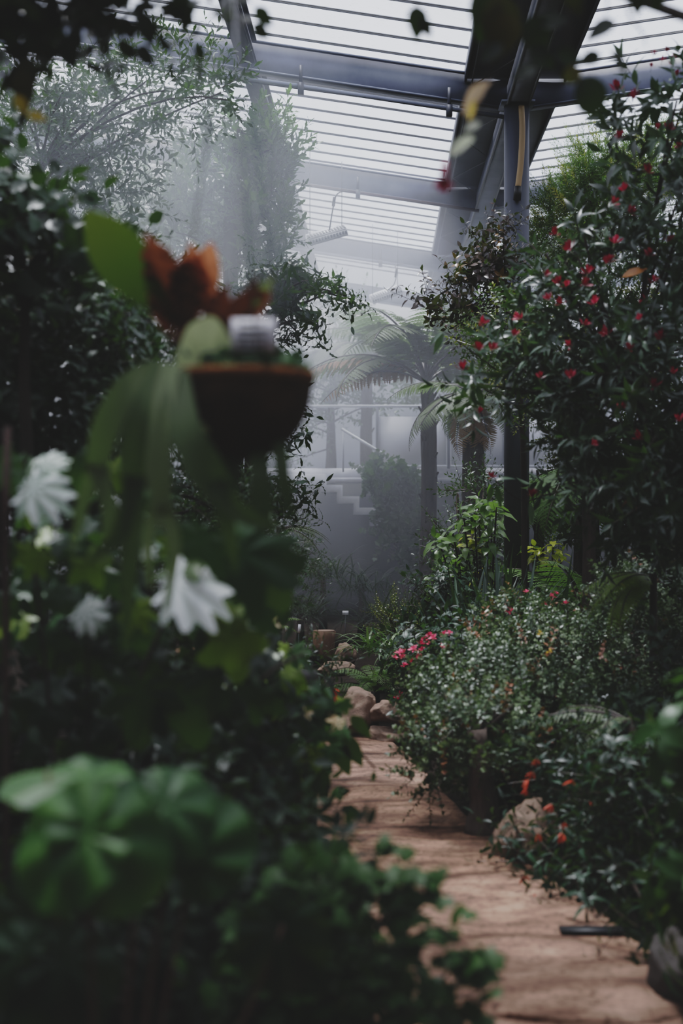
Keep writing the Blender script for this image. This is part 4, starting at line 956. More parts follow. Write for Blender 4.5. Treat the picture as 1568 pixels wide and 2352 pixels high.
# low shrub bank
B = at(1105, 0, 7.0)*[1, 1, 0]
lows, rng = plant('low_flowering_shrub', 'broad low shrub of small glinting leaves spilling toward the path from a dark trunk', 'shrub', B,
      [E(935, 1500, 1250, 1720, 7.9, .45), E(1050, 1420, 1450, 1680, 8.6, .6), E(1000, 1560, 1420, 1760, 7.6, .45), E(1240, 1400, 1640, 1640, 9.0, .6), E(1300, 1560, 1640, 1850, 7.9, .5), E(935, 1680, 1050, 1830, 7.2, .2), E(1100, 1380, 1300, 1480, 9.2, .35), E(1350, 1270, 1720, 1480, 9.0, .5), E(960, 1640, 1110, 1760, 7.3, .25), E(1000, 1610, 1240, 1730, 6.9, .25)],
      SP_low, 3600, LM['low'], 501, trunk=[B, B + [.012, .01, .15], B + [.0, .02, .3], B + [-.02, .05, .52]], trunk_r=(.092, .074, .068, .05), bark='bark_grey', nlimb=0, limb_r=.008, shell=.55, special=.05, up=.3, size=(.72, 1.05))
rl = RG(509); tops = np.array([B + [rl.uniform(-.22, .3), rl.uniform(.1, .7), rl.uniform(.6, .7)] for _ in range(10)])
obj('limb_fan', limbs([B + [-.02, .05, .48]], tops, rl, .016, sag=.0), MAT['bark'], lows)
plant('black_shade_bush', 'low black-green bush in deep shade between the dark trunk and the round boulder', 'bush', at(1235, 0, 8.0)*[1, 1, 0], [E(1140, 1640, 1360, 1850, 8.0, .3), E(1060, 1760, 1220, 1880, 8.2, .2)], SP_dusk, 120, LM['dusk'], 507, trunk=[at(1235, 0, 8.0)*[1, 1, 0], at(1235, 1740, 8.0)], trunk_r=(.02, .01), nlimb=8)
flowers(lows, B, [(1148, 1595), (1430, 1345), (1440, 1600), (1180, 1660), (1262, 1497), (1240, 1455)], 7.4, .018, 'yellow', 503, jit=.1)
flowers(lows, B, [(1185, 1582), (1190, 1578), (1150, 1580), (1390, 1600), (1375, 1608)], 7.3, .016, 'white', 505, jit=.1)
B2 = at(985, 0, 9.6)*[1, 1, 0]
pinks, rng = plant('pink_flowered_plant', 'low plant topped with clusters of hot pink flowers at the bend of the path', 'plant', B2, [E(900, 1480, 1070, 1600, 9.6, .35), E(1000, 1460, 1130, 1560, 9.8, .3)], SP_burg, 150, LM['fuchsia'], 511, trunk=[B2, at(985, 1560, 9.6)], trunk_r=(.02, .012), nlimb=16, size=(.9, 1.3))
flowers(pinks, B2, [(985, 1460), (975, 1470), (995, 1466), (965, 1480), (950, 1492), (958, 1504), (985, 1480), (905, 1510), (918, 1502), (930, 1498), (945, 1522), (928, 1530), (970, 1492), (1020, 1458), (1035, 1455), (1015, 1486), (915, 1595), (912, 1607), (925, 1512)], 9.25, .030, 'pink', 513, jit=.08)
flowers(lows, B, [(1165, 1403, 9.2), (1172, 1406, 9.2), (1275, 1365, 9.3), (1270, 1370, 9.3), (1210, 1362, 9.5), (1255, 1390, 9.3), (1298, 1388, 9.3)], 9.2, .028, 'pink', 515)
# ------------------------------------------------------------------ plants close to the camera
# fuchsia at the path edge
B = at(1420, 0, 6.3)*[1, 1, 0]
fu, rng = plant('fuchsia_bush', 'dark glossy fuchsia bush with hanging orange-red flowers spilling onto the path', 'bush', B,
      [E(1400, 1720, 1640, 2100, 6.0, .4), E(1240, 1880, 1440, 2080, 6.2, .3), E(1230, 1700, 1460, 1900, 6.6, .35), E(1360, 1740, 1560, 1900, 5.8, .3), E(1160, 1930, 1280, 2040, 6.3, .15), E(1340, 1980, 1600, 2140, 5.6, .2), E(1250, 1990, 1460, 2090, 5.85, .15), E(1420, 2090, 1560, 2180, 5.0, .12)],
      SP_fuch, 420, LM['fuchsia'], 601, trunk=[B, at(1420, 1950, 6.3)], trunk_r=(.03, .015), nlimb=30, limb_r=.008, shell=.4, up=.15)
flowers(fu, B, [(1232, 1740), (1210, 1810), (1225, 1770), (1270, 1845), (1290, 1910), (1235, 1912), (1205, 2010), (1228, 2050), (1352, 1835), (1298, 1885), (1318, 1790), (1215, 1790)], 5.9, .045, 'orange', 603, up=(0, 0, 1))
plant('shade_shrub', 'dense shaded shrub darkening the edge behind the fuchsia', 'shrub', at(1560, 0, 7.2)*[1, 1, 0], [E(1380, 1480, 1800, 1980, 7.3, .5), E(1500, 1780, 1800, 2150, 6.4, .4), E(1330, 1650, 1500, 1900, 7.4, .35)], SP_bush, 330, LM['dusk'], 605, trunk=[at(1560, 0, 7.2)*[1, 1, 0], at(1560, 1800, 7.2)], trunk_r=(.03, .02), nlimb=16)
plant('soft_green_bush', 'soft bright green blurred bush poking into the frame edge close to the camera', 'bush', at(1640, 0, 4.2)*[1, 1, 0], [E(1500, 1560, 1720, 1780, 4.2, .2), E(1530, 1760, 1760, 2100, 4.2, .25), E(1540, 1900, 1800, 2300, 4.1, .25)], SP_gloss, 46, LM['near'], 607, trunk=[at(1640, 0, 4.2)*[1, 1, 0], at(1620, 1750, 4.2)], trunk_r=(.02, .01), nlimb=10, limb_r=.006, size=(.5, .8), special=.10)

# hedge-like shade down the left of the path
B = at(-10, 0, 5.8)*[1, 1, 0]
plant('dark_glossy_tree', 'tall dark tree with round glossy leaves darkening the whole side above the glare-painted leaves', 'tree', B,
      [E(-260, 560, 200, 800, 5.7, .5), E(-260, 700, 330, 1000, 5.9, .6), E(-300, 860, 300, 1250, 5.8, .6), E(100, 660, 350, 840, 6.4, .4)], SP_bush, 820, LM['bush'], 611, trunk=[B, at(-20, 1200, 5.8), at(0, 700, 5.8)], trunk_r=(.06, .04), nlimb=50, limb_r=.012, shell=.45, special=.02)
B = at(120, 0, 5.0)*[1, 1, 0]
plant('round_leaf_bush', 'bush of big round blue-green leaves just below the mist', 'bush', B, [E(-150, 470, 110, 640, 5.0, .25), E(100, 530, 200, 620, 5.0, .12), E(-120, 410, 60, 500, 5.0, .15)], SP_round, 80, LM['bush'], 613, trunk=[B, at(60, 1000, 5.1), at(60, 620, 5.1)], trunk_r=(.03, .015), nlimb=20, limb_r=.006, shell=.4, size=(.8, 1.2))
B = at(330, 0, 7.2)*[1, 1, 0]
plant('fine_leaf_shrub', 'fine glinting shrub in shade behind the hanging staghorn fronds', 'shrub', B, [E(150, 580, 390, 820, 7.2, .5), E(200, 760, 480, 1050, 7.2, .6), E(120, 980, 560, 1350, 7.3, .6), E(380, 1080, 640, 1500, 7.6, .5)], SP_fine, 900, LM['bush'], 615, trunk=[B, at(330, 1000, 7.2)], trunk_r=(.05, .025), nlimb=40, limb_r=.01, shell=.45)
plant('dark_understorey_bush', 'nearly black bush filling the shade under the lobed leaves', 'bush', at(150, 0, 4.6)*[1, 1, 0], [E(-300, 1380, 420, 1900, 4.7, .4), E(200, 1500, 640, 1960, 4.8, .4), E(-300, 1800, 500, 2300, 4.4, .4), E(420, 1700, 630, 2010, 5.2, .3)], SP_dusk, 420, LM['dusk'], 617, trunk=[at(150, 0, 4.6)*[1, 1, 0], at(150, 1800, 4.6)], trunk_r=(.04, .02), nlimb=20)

# lobed climber with glare painted pale into some leaves
LOB = [lobed(7, .42, 44, rings=4, teeth=.06, cup=.18, droop=.22, ridge=.05, nr=6), lobed(5, .40, 40, rings=4, teeth=.06, cup=.12, droop=.35, ridge=.05, nr=5)]
GLARE_LF = lobed(9, .30, 90, spread=1.9, rings=5, teeth=.05, cup=.06, droop=.2, ridge=.05, nr=9, shade_ridge=.6, sharp=.8)
def leaf_plant(name, label, cat_, base, stems, mat, leaves, group=None, stem_mat=None, fill=None, parts=(), r=(.008, .004)):
    t = thing(name, label, cat_, base, group)
    obj('stem', cat([tube(path_pts(s_, 14), list(r), 6) for s_ in stems]), stem_mat or MAT['bark'], t)
    if fill is not None: obj('foliage', fill, mat, t)
    for a in leaves:
        tm, m_ = (a[0], mat)
        kw = dict(a[6]) if len(a) > 6 else {}
        m_ = kw.pop('mat', mat); lab = kw.pop('label', None)
        lf = leaf_px(tm, a[1], a[2], a[3], a[4], a[5], **kw)
        # a stalk from the leaf to the closest stem
        obj('leaf', lf, m_, t, label=lab)
    return t
rng = RG(621); G0 = at(180, 0, 3.5)*[1, 1, 0]
fp = []
for (x0, y0, x1, y1, n) in ((-20, 1040, 420, 1260, 26), (0, 1220, 640, 1480, 50), (60, 1440, 620, 1740, 46), (-40, 1300, 330, 1640, 26), (480, 1360, 610, 1660, 14)):
    for i in range(n):
        px, py = rng.uniform(x0, x1), rng.uniform(y0, y1); L = rng.uniform(.05, .10)
        fp.append(leaf_px(LOB[rng.integers(2)], px, py, L, rng.uniform(190, 350), 3.9 + rng.uniform(-.2, .5), face=rng.uniform(.2, .9), tip=rng.uniform(-.5, .3), roll=rng.uniform(-.5, .5), shade=rng.uniform(.2, .7) if py < 1460 else rng.uniform(0, .12), special=float(rng.random() < .10) * .8 * (py < 1460)))  # lower leaves carry the deep shade as a darker tint
lob = [(LOB[0], 555, 1270, .17, 285, 3.35, dict(face=.35, tip=-.3, shade=.5)), (LOB[1], 600, 1300, .13, 300, 3.4, dict(face=.2, shade=.25)), (LOB[0], 470, 1235, .12, 250, 3.3, dict(face=.5, shade=.6)), (LOB[1], 560, 1250, .10, 60, 3.4, dict(face=.6, shade=.6)),
    (LOB[0], 440, 1290, .10, 200, 3.3, dict(face=.6, shade=.5, special=.3)), (LOB[1], 530, 1470, .11, 285, 3.35, dict(face=.5, special=.8, label='yellow-green leaf')), (LOB[1], 510, 1410, .08, 320, 3.4, dict(face=.5, special=.8)), (LOB[0], 330, 1590, .13, 250, 3.3, dict(face=.3, shade=.2)), (LOB[1], 420, 1600, .14, 290, 3.3, dict(face=.3, shade=.22)),
    (LOB[0], 80, 1270, .075, 250, 3.4, dict(face=.5, special=.7)), (LOB[1], 200, 1290, .075, 300, 3.4, dict(face=.4, special=.6)), (LOB[0], 310, 1400, .07, 300, 3.4, dict(face=.6, special=.9)), (LOB[1], 600, 1590, .09, 250, 3.5, dict(face=.6, shade=.2)),
    (GLARE_LF, 405, 1335, .150, 334, 3.25, dict(face=.40, roll=.25, shade=.75, mat=LM['glare'], label='large glare-painted leaf with pleated lobes')), (GLARE_LF, 190, 1400, .070, 320, 3.3, dict(face=.35, mat=LM['glare'], shade=.5, label='small glare-painted leaf')), (LOB[0], 135, 1365, .06, 300, 3.35, dict(face=.6, shade=.3)),
    (GLARE_LF, 70, 1120, .115, 335, 3.3, dict(face=.5, mat=LM['glare'], label='glare-painted leaf by the reddish stem', shade=.38)), (GLARE_LF, 95, 1070, .07, 20, 3.4, dict(face=.55, mat=LM['glare'], shade=.2)), (LOB[0], 0, 1075, .08, 300, 3.4, dict(face=.5, shade=.8)), (GLARE_LF, 330, 1268, .035, 0, 3.3, dict(face=.4, mat=LM['glare']))]
leaf_plant('lobed_leaf_vine', 'vine of deeply lobed leaves, some painted pale with glare, growing up below the hanging basket', 'vine', G0,
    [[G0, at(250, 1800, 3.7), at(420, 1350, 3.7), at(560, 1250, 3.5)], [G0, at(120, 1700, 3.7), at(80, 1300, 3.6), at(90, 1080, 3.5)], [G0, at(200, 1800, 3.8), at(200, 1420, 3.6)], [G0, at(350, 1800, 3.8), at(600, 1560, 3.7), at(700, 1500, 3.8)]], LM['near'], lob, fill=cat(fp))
b = at(12, 0, 3.3); s_ = obj('reddish_stem', tube([(b[0], 3.3, -.02), at(14, 1700, 3.3), at(12, 1200, 3.3), at(18, 980, 3.32)], .0085, 8), plain('reddish cane', (.075, .040, .032), .7, 0, .3, 20., (.05, .03, .025)), None); tag(recenter(s_), 'straight reddish-brown bare cane standing at the frame edge', 'cane')

# yellowing lobed plant with cream flowers over the path edge
rng = RG(631); B = at(620, 0, 5.3)*[1, 1, 0]; fp = []
for i in range(150):
    px, py = rng.normal(640, 80), rng.normal(1640, 85)
    if px > 790 or py < 1490 or (py < 1570 and px > 690): continue
    fp.append(leaf_px(LOB[rng.integers(2)], px, py, rng.uniform(.045, .085), rng.uniform(200, 340), 5.2 + rng.uniform(-.3, .3), face=rng.uniform(.2, .9), tip=rng.uniform(-.5, .2), shade=rng.uniform(.4, 1.0), special=float(rng.random() < .3) * .9))
for i in range(120):
    px, py = rng.uniform(560, 700), rng.uniform(1690, 1830)
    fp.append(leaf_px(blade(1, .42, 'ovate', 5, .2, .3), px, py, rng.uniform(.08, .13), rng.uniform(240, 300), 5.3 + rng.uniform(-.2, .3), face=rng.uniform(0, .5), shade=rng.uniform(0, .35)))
OVL = blade(1, .42, 'ovate', 7, .15, .15)
lv = [(OVL, 765, 1690, .16, 292, 5.1, dict(face=.1, shade=.05)), (OVL, 785, 1680, .15, 300, 5.1, dict(face=.1, shade=.1)), (OVL, 735, 1750, .15, 275, 5.1, dict(face=.05, shade=.05)), (OVL, 800, 1640, .12, 315, 5.1, dict(face=.3, special=.25, shade=.3)), (LOB[0], 720, 1640, .10, 290, 5.0, dict(face=.5, shade=.6)), (LOB[0], 760, 1625, .07, 240, 5.0, dict(face=.5, shade=.8)), (LOB[1], 590, 1530, .10, 40, 5.0, dict(face=.6, special=.5)), (LOB[1], 660, 1540, .09, 330, 5.0, dict(face=.5, special=.6)), (OVL, 860, 1770, .045, 260, 5.2, dict(face=.2, shade=.4))]
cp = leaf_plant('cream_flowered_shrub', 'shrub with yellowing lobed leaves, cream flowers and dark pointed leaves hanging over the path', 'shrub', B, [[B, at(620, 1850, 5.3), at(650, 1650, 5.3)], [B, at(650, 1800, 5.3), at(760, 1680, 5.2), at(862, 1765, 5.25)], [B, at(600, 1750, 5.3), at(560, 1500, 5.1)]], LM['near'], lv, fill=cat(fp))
flowers(cp, B, [(612, 1425, 4.8), (622, 1435, 4.8), (585, 1468, 4.8), (770, 1662, 4.8), (782, 1670, 4.8), (760, 1655, 4.8), (700, 1640, 4.8)], 5.0, .034, 'cream', 633)
B = at(700, 0, 8.4)*[1, 1, 0]
rs, rng = plant('red_tassel_bush', 'small dark bush with drooping orange-red flowers beside the path bend', 'bush', B, [E(640, 1490, 770, 1610, 8.4, .3), E(600, 1540, 720, 1660, 8.3, .3)], SP_fuch, 110, LM['fuchsia'], 641, trunk=[B, at(700, 1580, 8.4)], trunk_r=(.02, .01), nlimb=14, size=(.6, .9))
flowers(rs, B, [(712, 1600), (730, 1605), (748, 1590), (765, 1580), (722, 1590), (770, 1595)], 8.2, .05, 'orange', 643, up=(0, 0, 1))

# begonia, bottom corner
BEG = [heart(54, .18, rings=7, cup=.22, droop=.30, ridge=.10, nr=8, shade_ridge=.25), heart(54, -.15, rings=7, cup=.2, droop=.42, ridge=.09, nr=7, shade_ridge=.25)]
G0 = at(200, 0, 2.4)*[1, 1, 0]
bl_ = [(BEG[0], 200, 1795, .155, 178, 2.42, dict(face=.68, shade=.68, roll=-.25)), (BEG[1], 225, 1800, .13, 335, 2.46, dict(face=.7, shade=.5)), (BEG[0], 205, 1920, .140, 222, 2.10, dict(face=.48, shade=.72)), (BEG[1], 212, 1920, .140, 312, 2.11, dict(face=.48, shade=.55)), (BEG[1], 380, 1850, .120, 330, 2.42, dict(face=.5, shade=.5)),
    (BEG[0], 400, 1850, .115, 300, 2.5, dict(face=.6, shade=.6)), (BEG[0], 440, 1975, .120, 60, 2.45, dict(face=.5, shade=.5)), (BEG[1], 60, 2190, .10, 200, 2.3, dict(face=.3, shade=.1)), (BEG[0], 140, 2200, .11, 330, 2.3, dict(face=.3, shade=.05)), (BEG[0], 130, 2280, .11, 290, 2.3, dict(face=.3, shade=.1)), (BEG[1], 650, 2120, .12, 250, 2.6, dict(face=.4, shade=.15)), (BEG[0], 640, 2130, .12, 300, 2.6, dict(face=.4, shade=.15)), (BEG[1], 60, 2100, .12, 250, 2.6, dict(face=.4, shade=.0))]
leaf_plant('begonia', 'begonia with big rounded pleated green leaves crowding the bottom corner close to the camera', 'begonia', G0, [[G0 + np.array([.02 * i, 0, 0]), (G0 + at(x, y, d)) / 2 + [0, .05, .0], at(x, y, d)] for i, (x, y, d) in enumerate(((190, 1800, 2.36), (205, 1920, 2.12), (330, 1830, 2.43), (400, 1850, 2.5), (440, 1975, 2.46), (110, 1775, 2.41), (60, 2190, 2.31), (140, 2200, 2.31), (650, 2125, 2.6)))], LM['begonia'], bl_, stem_mat=plain('reddish stalk', (.10, .045, .03), .6))

# ivy-like plant along the bottom
rng = RG(651); B = at(800, 0, 3.1)*[1, 1, 0]; fp = []
SML = [lobed(5, .34, 24, rings=2, teeth=.05, cup=.1, droop=.25), lobed(5, .28, 24, rings=2, teeth=.04, cup=.15, droop=.3)]
def spray(pts, n, d, w, smin=.028, smax=.045, sh=(.3, .8), spc=.05):
    L_ = path_pts([at(x, y, d) for x, y in pts], 30)
    for i in range(n):
        p = L_[rng.integers(len(L_))] + rng.normal(size=3) * w
        dd = nrm(np.array([rng.normal() * .8, -.6, rng.normal() * .5 - .2])); x = nrm(np.cross(dd, np.array([0, -.5, 1.]) + rng.normal(size=3) * .4)); z = np.cross(x, dd)
        m = SML[rng.integers(2)].moved(np.stack([x, dd, z], 1), p, rng.uniform(smin, smax)); m.C[:, 0] = rng.uniform(*sh); m.C[:, 2] = float(rng.random() < spc); fp.append(m)
    return [p for p in L_[::3]]
st_ = []
for pts, n, w in (([(640, 2352), (720, 2150), (840, 2010), (900, 2000)], 60, .03), ([(800, 2352), (860, 2150), (950, 2010), (990, 2060)], 32, .020), ([(850, 2352), (930, 2180), (1000, 2130), (1090, 2190)], 30, .022), ([(900, 2352), (980, 2300), (1060, 2200), (1110, 2260)], 32, .025), ([(560, 2250), (640, 2050), (760, 1990)], 60, .04), ([(760, 2400), (960, 2320), (1090, 2330)], 60, .035), ([(540, 2352), (700, 2250), (820, 2230)], 90, .06), ([(560, 2150), (700, 2100), (840, 2080)], 60, .05), ([(820, 2350), (880, 2230), (940, 2110)], 26, .025)):
    st_.append([B] + list(spray(pts, n, 3.1, w)))
leaf_plant('ivy_leaved_plant', 'ivy-leaved trailing plant with small light leaves sprawling over the path at the bottom', 'plant', B, st_, LM['ivy_near'], [], fill=cat(fp), r=(.005, .002))
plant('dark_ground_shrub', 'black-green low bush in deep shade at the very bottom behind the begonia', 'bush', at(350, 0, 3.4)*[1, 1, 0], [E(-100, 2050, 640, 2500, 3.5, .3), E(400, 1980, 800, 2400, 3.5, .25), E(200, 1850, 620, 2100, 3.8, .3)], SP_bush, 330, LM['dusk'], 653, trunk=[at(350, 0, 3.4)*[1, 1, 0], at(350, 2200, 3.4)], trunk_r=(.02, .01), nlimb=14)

# hanging basket with a staghorn fern
D = 2.95; C0 = at(553, 868, D)
bk = thing('hanging_basket', 'coconut-fibre hanging basket bowl, blurred close to the camera', 'basket', at(553, 1060, D))
rb = 165 * D / F; hb = 192 * D / F
pr = [(0.01, -hb)] + [(rb * math.sin(a), -hb * math.cos(a) ** .9) for a in np.linspace(.2, PI / 2 - .02, 14)] + [(rb * 1.02, .004), (rb * .94, .008), (rb * .90, -.02)]
obj('bowl', lathe(pr, 40, C0), MAT['coir'], bk)
obj('rim', lathe([(rb * 1.01, -.012), (rb * 1.045, .0), (rb * 1.01, .012), (rb * .96, .010), (rb * .96, -.012)], 40, C0), MAT['coir_rim'], bk, label='rusty brown fibre rim')
rng = RG(661); mb = []
for i in range(160):
    a, q = rng.uniform(0, 2 * PI), rb * .9 * math.sqrt(rng.random()); mb.append(leaf_px(SML[0], 0, 0, rng.uniform(.015, .03), rng.uniform(20, 160), D, face=rng.uniform(.2, .8), shade=rng.uniform(.1, .7)).moved(t=C0 + np.array([math.cos(a) * q, math.sin(a) * q, rng.uniform(.0, .05)]) - at(0, 0, D)))
obj('soil', lathe([(0.001, .012), (rb * .6, .012), (rb * .93, -.005)], 30, C0), MAT['moss'], bk)
obj('foliage', cat(mb), LM['begonia'], bk, label='small green leaves over the moss')
hk = C0 + np.array([-.02, 0, 2.3])
for a in (.9, 2.9, 5.0):
    e = C0 + np.array([math.cos(a) * rb, math.sin(a) * rb, .005]); obj('hanger_wire', tube([e, C0 + np.array([-.02, 0, .85]) ], .0016, 5), MAT['wire'], bk)
obj('hanger_wire', tube([C0 + np.array([-.02, 0, .85]), (C0[0] - .02, D, zr(C0[0], D) - .05)], .003, 6), MAT['wire'], bk)
nt_ = thing('name_label', 'small grey-white plant label with rows of tiny writing stuck in the hanging basket', 'label', at(583, 860, D - .10))
a, b = at(531, 731, D - .10), at(633, 811, D - .10)
obj('plate', box((a + b) / 2, (b[0] - a[0], .003, a[2] - b[2])), plain('label plate', (.66, .64, .68), .5), nt_, False)
for i, (w_, o_) in enumerate(((.5, -.1), (.7, 0), (.62, -.03), (.7, .02), (.4, -.12))):
    obj('text_line', box(((a[0] + b[0]) / 2 + o_ * .05, D - .1025, a[2] - .012 - i * .0125), ((b[0] - a[0]) * w_, .001, .0055)), MAT['ink'], nt_, False)
obj('stake', tube([at(583, 811, D - .098), at(586, 875, D - .08)], .003, 6), MAT['wire'], nt_)

def ribbon(pts, w, nrm_, shade=.5, n=14):
    P = path_pts(pts, n); t = np.linspace(0, 1, len(P)); W = np.interp(t, np.linspace(0, 1, len(w)), w); tan = nrm(np.gradient(P, axis=0)); s = nrm(np.cross(tan, nrm_))
    V = np.stack([P - s * W[:, None] / 2 + nrm_ * W[:, None] * .12, P, P + s * W[:, None] / 2 + nrm_ * W[:, None] * .12], 1).reshape(-1, 3)
    Q = []
    for i in range(len(P) - 1):
        a = 3 * i; Q += [(a, a + 1, a + 4, a + 3), (a + 1, a + 2, a + 5, a + 4)]
    return M(V, Q, None, np.tile([shade, 0, 0.], (len(V), 1)))
sf = thing('staghorn_fern', 'staghorn fern in the hanging basket, brown and green shield fronds above, forked fronds hanging down', 'fern', at(470, 868, D))
NV = np.array([0.1, -1., .15])
def antler(pts, w, forks, shade=.5, d=D - .12):
    ms = [ribbon([at(x, y, d + z) for x, y, z in pts], w, NV, shade)]
    for f, fw in forks: ms.append(ribbon([at(x, y, d + z) for x, y, z in f], fw, NV, shade + .05))
    return cat(ms)
k_ = D / F
fr = [antler([(372, 840, 0), (300, 885, -.05), (245, 980, -.06), (218, 1090, -.04)], [40 * k_, 60 * k_, 66 * k_, 46 * k_], [([(222, 1070, -.05), (190, 1160, -.02), (165, 1270, 0)], [42 * k_, 30 * k_, 10 * k_]), ([(226, 1070, -.05), (250, 1180, -.05), (238, 1300, -.03)], [42 * k_, 34 * k_, 10 * k_])], .6),
      antler([(378, 835, -.02), (340, 930, -.08), (318, 1040, -.1), (310, 1120, -.1)], [46 * k_, 66 * k_, 84 * k_, 60 * k_], [([(312, 1090, -.1), (270, 1230, -.1), (200, 1290, -.08)], [50 * k_, 34 * k_, 12 * k_]), ([(312, 1100, -.1), (296, 1300, -.1), (288, 1500, -.08)], [46 * k_, 38 * k_, 14 * k_])], .45),
      antler([(392, 835, -.03), (370, 960, -.09), (365, 1080, -.11), (372, 1170, -.11)], [40 * k_, 46 * k_, 60 * k_, 40 * k_], [([(370, 1140, -.1), (400, 1260, -.1), (378, 1400, -.08)], [40 * k_, 30 * k_, 10 * k_]), ([(368, 1140, -.1), (340, 1240, -.1), (345, 1350, -.08)], [40 * k_, 26 * k_, 10 * k_])], .65),
      antler([(405, 850, -.03), (425, 980, -.1), (465, 1070, -.12), (510, 1140, -.12)], [50 * k_, 66 * k_, 84 * k_, 64 * k_], [([(490, 1110, -.12), (560, 1185, -.12), (640, 1212, -.1)], [56 * k_, 40 * k_, 12 * k_]), ([(490, 1100, -.12), (525, 1220, -.12), (540, 1320, -.1)], [46 * k_, 34 * k_, 10 * k_])], .4),
      antler([(420, 860, .12), (480, 1000, .1), (510, 1090, .06), (520, 1150, .05)], [60 * k_, 80 * k_, 90 * k_, 40 * k_], [], .25), antler([(590, 1000, .1), (596, 1080, .02), (600, 1160, .0), (612, 1222, .0)], [40 * k_, 46 * k_, 56 * k_, 20 * k_], [], .35), antler([(640, 980, .1), (645, 1060, .02), (655, 1130, .0), (672, 1180, .0)], [26 * k_, 36 * k_, 34 * k_, 10 * k_], [], .35)]
for i, m in enumerate(fr): obj('antler_frond', m, LM['stag'], sf, label=('broad grey-green forked frond' if i < 4 else 'short drooping frond tip'))
SHD = polar(lambda a: .62 + .38 * math.cos(a / 2) ** 4 + .02 * math.sin(a * 9), 44, 6, cup=.25, droop=.3, ridge=.04, nr=9)
wide = lambda s_: M(SHD.V * np.array(s_), SHD.Q, SHD.T, SHD.C)
gs = blade(1, .38, 'obov', 12, .15, .2, stalk=.02)
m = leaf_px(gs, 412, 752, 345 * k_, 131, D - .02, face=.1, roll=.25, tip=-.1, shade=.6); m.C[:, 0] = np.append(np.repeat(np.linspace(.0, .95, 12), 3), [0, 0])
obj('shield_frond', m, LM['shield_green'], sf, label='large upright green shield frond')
bs = blade(1, .36, 'obov', 12, -.3, -.25, wave=.16)
for px, py, L, a, r_, lab, sh_ in ((412, 790, 250, 101, .3, 'cupped orange-brown dead frond', .35), (415, 790, 190, 88, -.2, 'rusty brown dead frond', .3), (432, 790, 222, 84, .1, 'orange-brown dead frond', .62), (425, 780, 225, 74, -.2, 'orange dead frond palest at its tip', .85), (415, 760, 170, 78, .1, 'orange-brown dead frond', .6), (430, 790, 165, 48, .2, 'brown curled dead frond', .35), (470, 775, 185, 36, -.5, 'dark brown curled dead frond', .2), (520, 765, 145, 52, .4, 'dark brown curled dead frond', .15), (395, 800, 130, 105, .6, 'orange-brown dead frond', .7)):
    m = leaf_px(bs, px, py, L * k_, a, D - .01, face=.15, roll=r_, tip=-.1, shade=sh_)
    m.C[:, 0] = np.clip(sh_ * (.15 + 1.1 * np.append(np.repeat(np.linspace(0, 1, 12), 3), [0, 0])), 0, 1); obj('dead_frond', m, LM['brown'], sf, label=lab)  # tint runs from dark at the base to pale at the tip
obj('brown_base', cat([rock(C0 + [-.07, .02, .0], (.15, .13, .15), 7, 3), rock(C0 + [.01, .03, .02], (.12, .1, .13), 8, 3)]), plain('dark brown fern base', (.09, .038, .018), .9, 0, .2, 12., (.03, .014, .008), .6), sf)
obj('shield_frond', leaf_px(wide((.52, .92, 1)), 472, 890, 175 * k_, 90, D - .10, face=.4, shade=.8), LM['shield'], sf, label='pale lime young shield frond')
obj('frond_tip', leaf_px(blade(1, .30, 'lance', 7, .2, .1), 575, 715, 95 * k_, 58, D - .05, face=.2, special=.5, shade=.8), LM['stag'], sf, label='pale upright young frond')

# overhanging branches close above the camera
rng = RG(671); D1 = 3.4; B = np.array([-1.6, D1, 0])
ell = [E(-200, -240, 290, 30, D1, .25), E(200, -220, 450, -35, D1, .2), E(-200, -100, 100, 90, D1, .15), E(230, -80, 320, 50, D1, .08)]
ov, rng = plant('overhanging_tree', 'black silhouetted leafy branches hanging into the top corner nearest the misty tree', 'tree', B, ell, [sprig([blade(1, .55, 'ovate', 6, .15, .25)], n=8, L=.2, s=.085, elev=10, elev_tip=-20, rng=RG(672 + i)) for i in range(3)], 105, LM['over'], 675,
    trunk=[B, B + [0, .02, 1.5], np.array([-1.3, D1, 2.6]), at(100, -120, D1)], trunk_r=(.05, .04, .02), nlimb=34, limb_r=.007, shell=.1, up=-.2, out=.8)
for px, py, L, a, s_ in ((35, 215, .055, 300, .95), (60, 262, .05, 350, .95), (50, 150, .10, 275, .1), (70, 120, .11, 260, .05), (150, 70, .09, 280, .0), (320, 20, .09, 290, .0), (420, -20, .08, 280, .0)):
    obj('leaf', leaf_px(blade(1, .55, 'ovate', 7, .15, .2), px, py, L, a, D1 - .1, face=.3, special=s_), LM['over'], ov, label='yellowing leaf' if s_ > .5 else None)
D2 = 3.3; B = np.array([1.5, D2 + .1, 0])
OV2 = blade(1, .62, 'ovate', 8, .15, .25); RD2 = blade(1, .85, 'round', 8, .12, .2)
tw = [[B, np.array([1.35, D2, 1.6]), np.array([1.2, D2, 2.6]), at(1560, -140, D2), at(1350, -60, D2), at(1140, -90, D2), at(960, -60, D2)]]
sub = [[at(1460, -100, D2), at(1440, 20, D2), at(1475, 75, D2), at(1482, 110, D2)], [at(1340, -60, D2), at(1300, 60, D2), at(1330, 160, D2)], [at(1250, -70, D2), at(1200, 20, D2), at(1225, 140, D2)], [at(1140, -85, D2), at(1135, 40, D2), at(1120, 190, D2), at(1080, 300, D2), at(1030, 360, D2)], [at(960, -60, D2), at(956, 20, D2)], [at(1400, -80, D2), at(1390, 60, D2)]]
ot = thing('overhanging_branch', 'dark blurred leafy branch hanging into the top of the frame with a dangling crimson flower', 'branch', B)
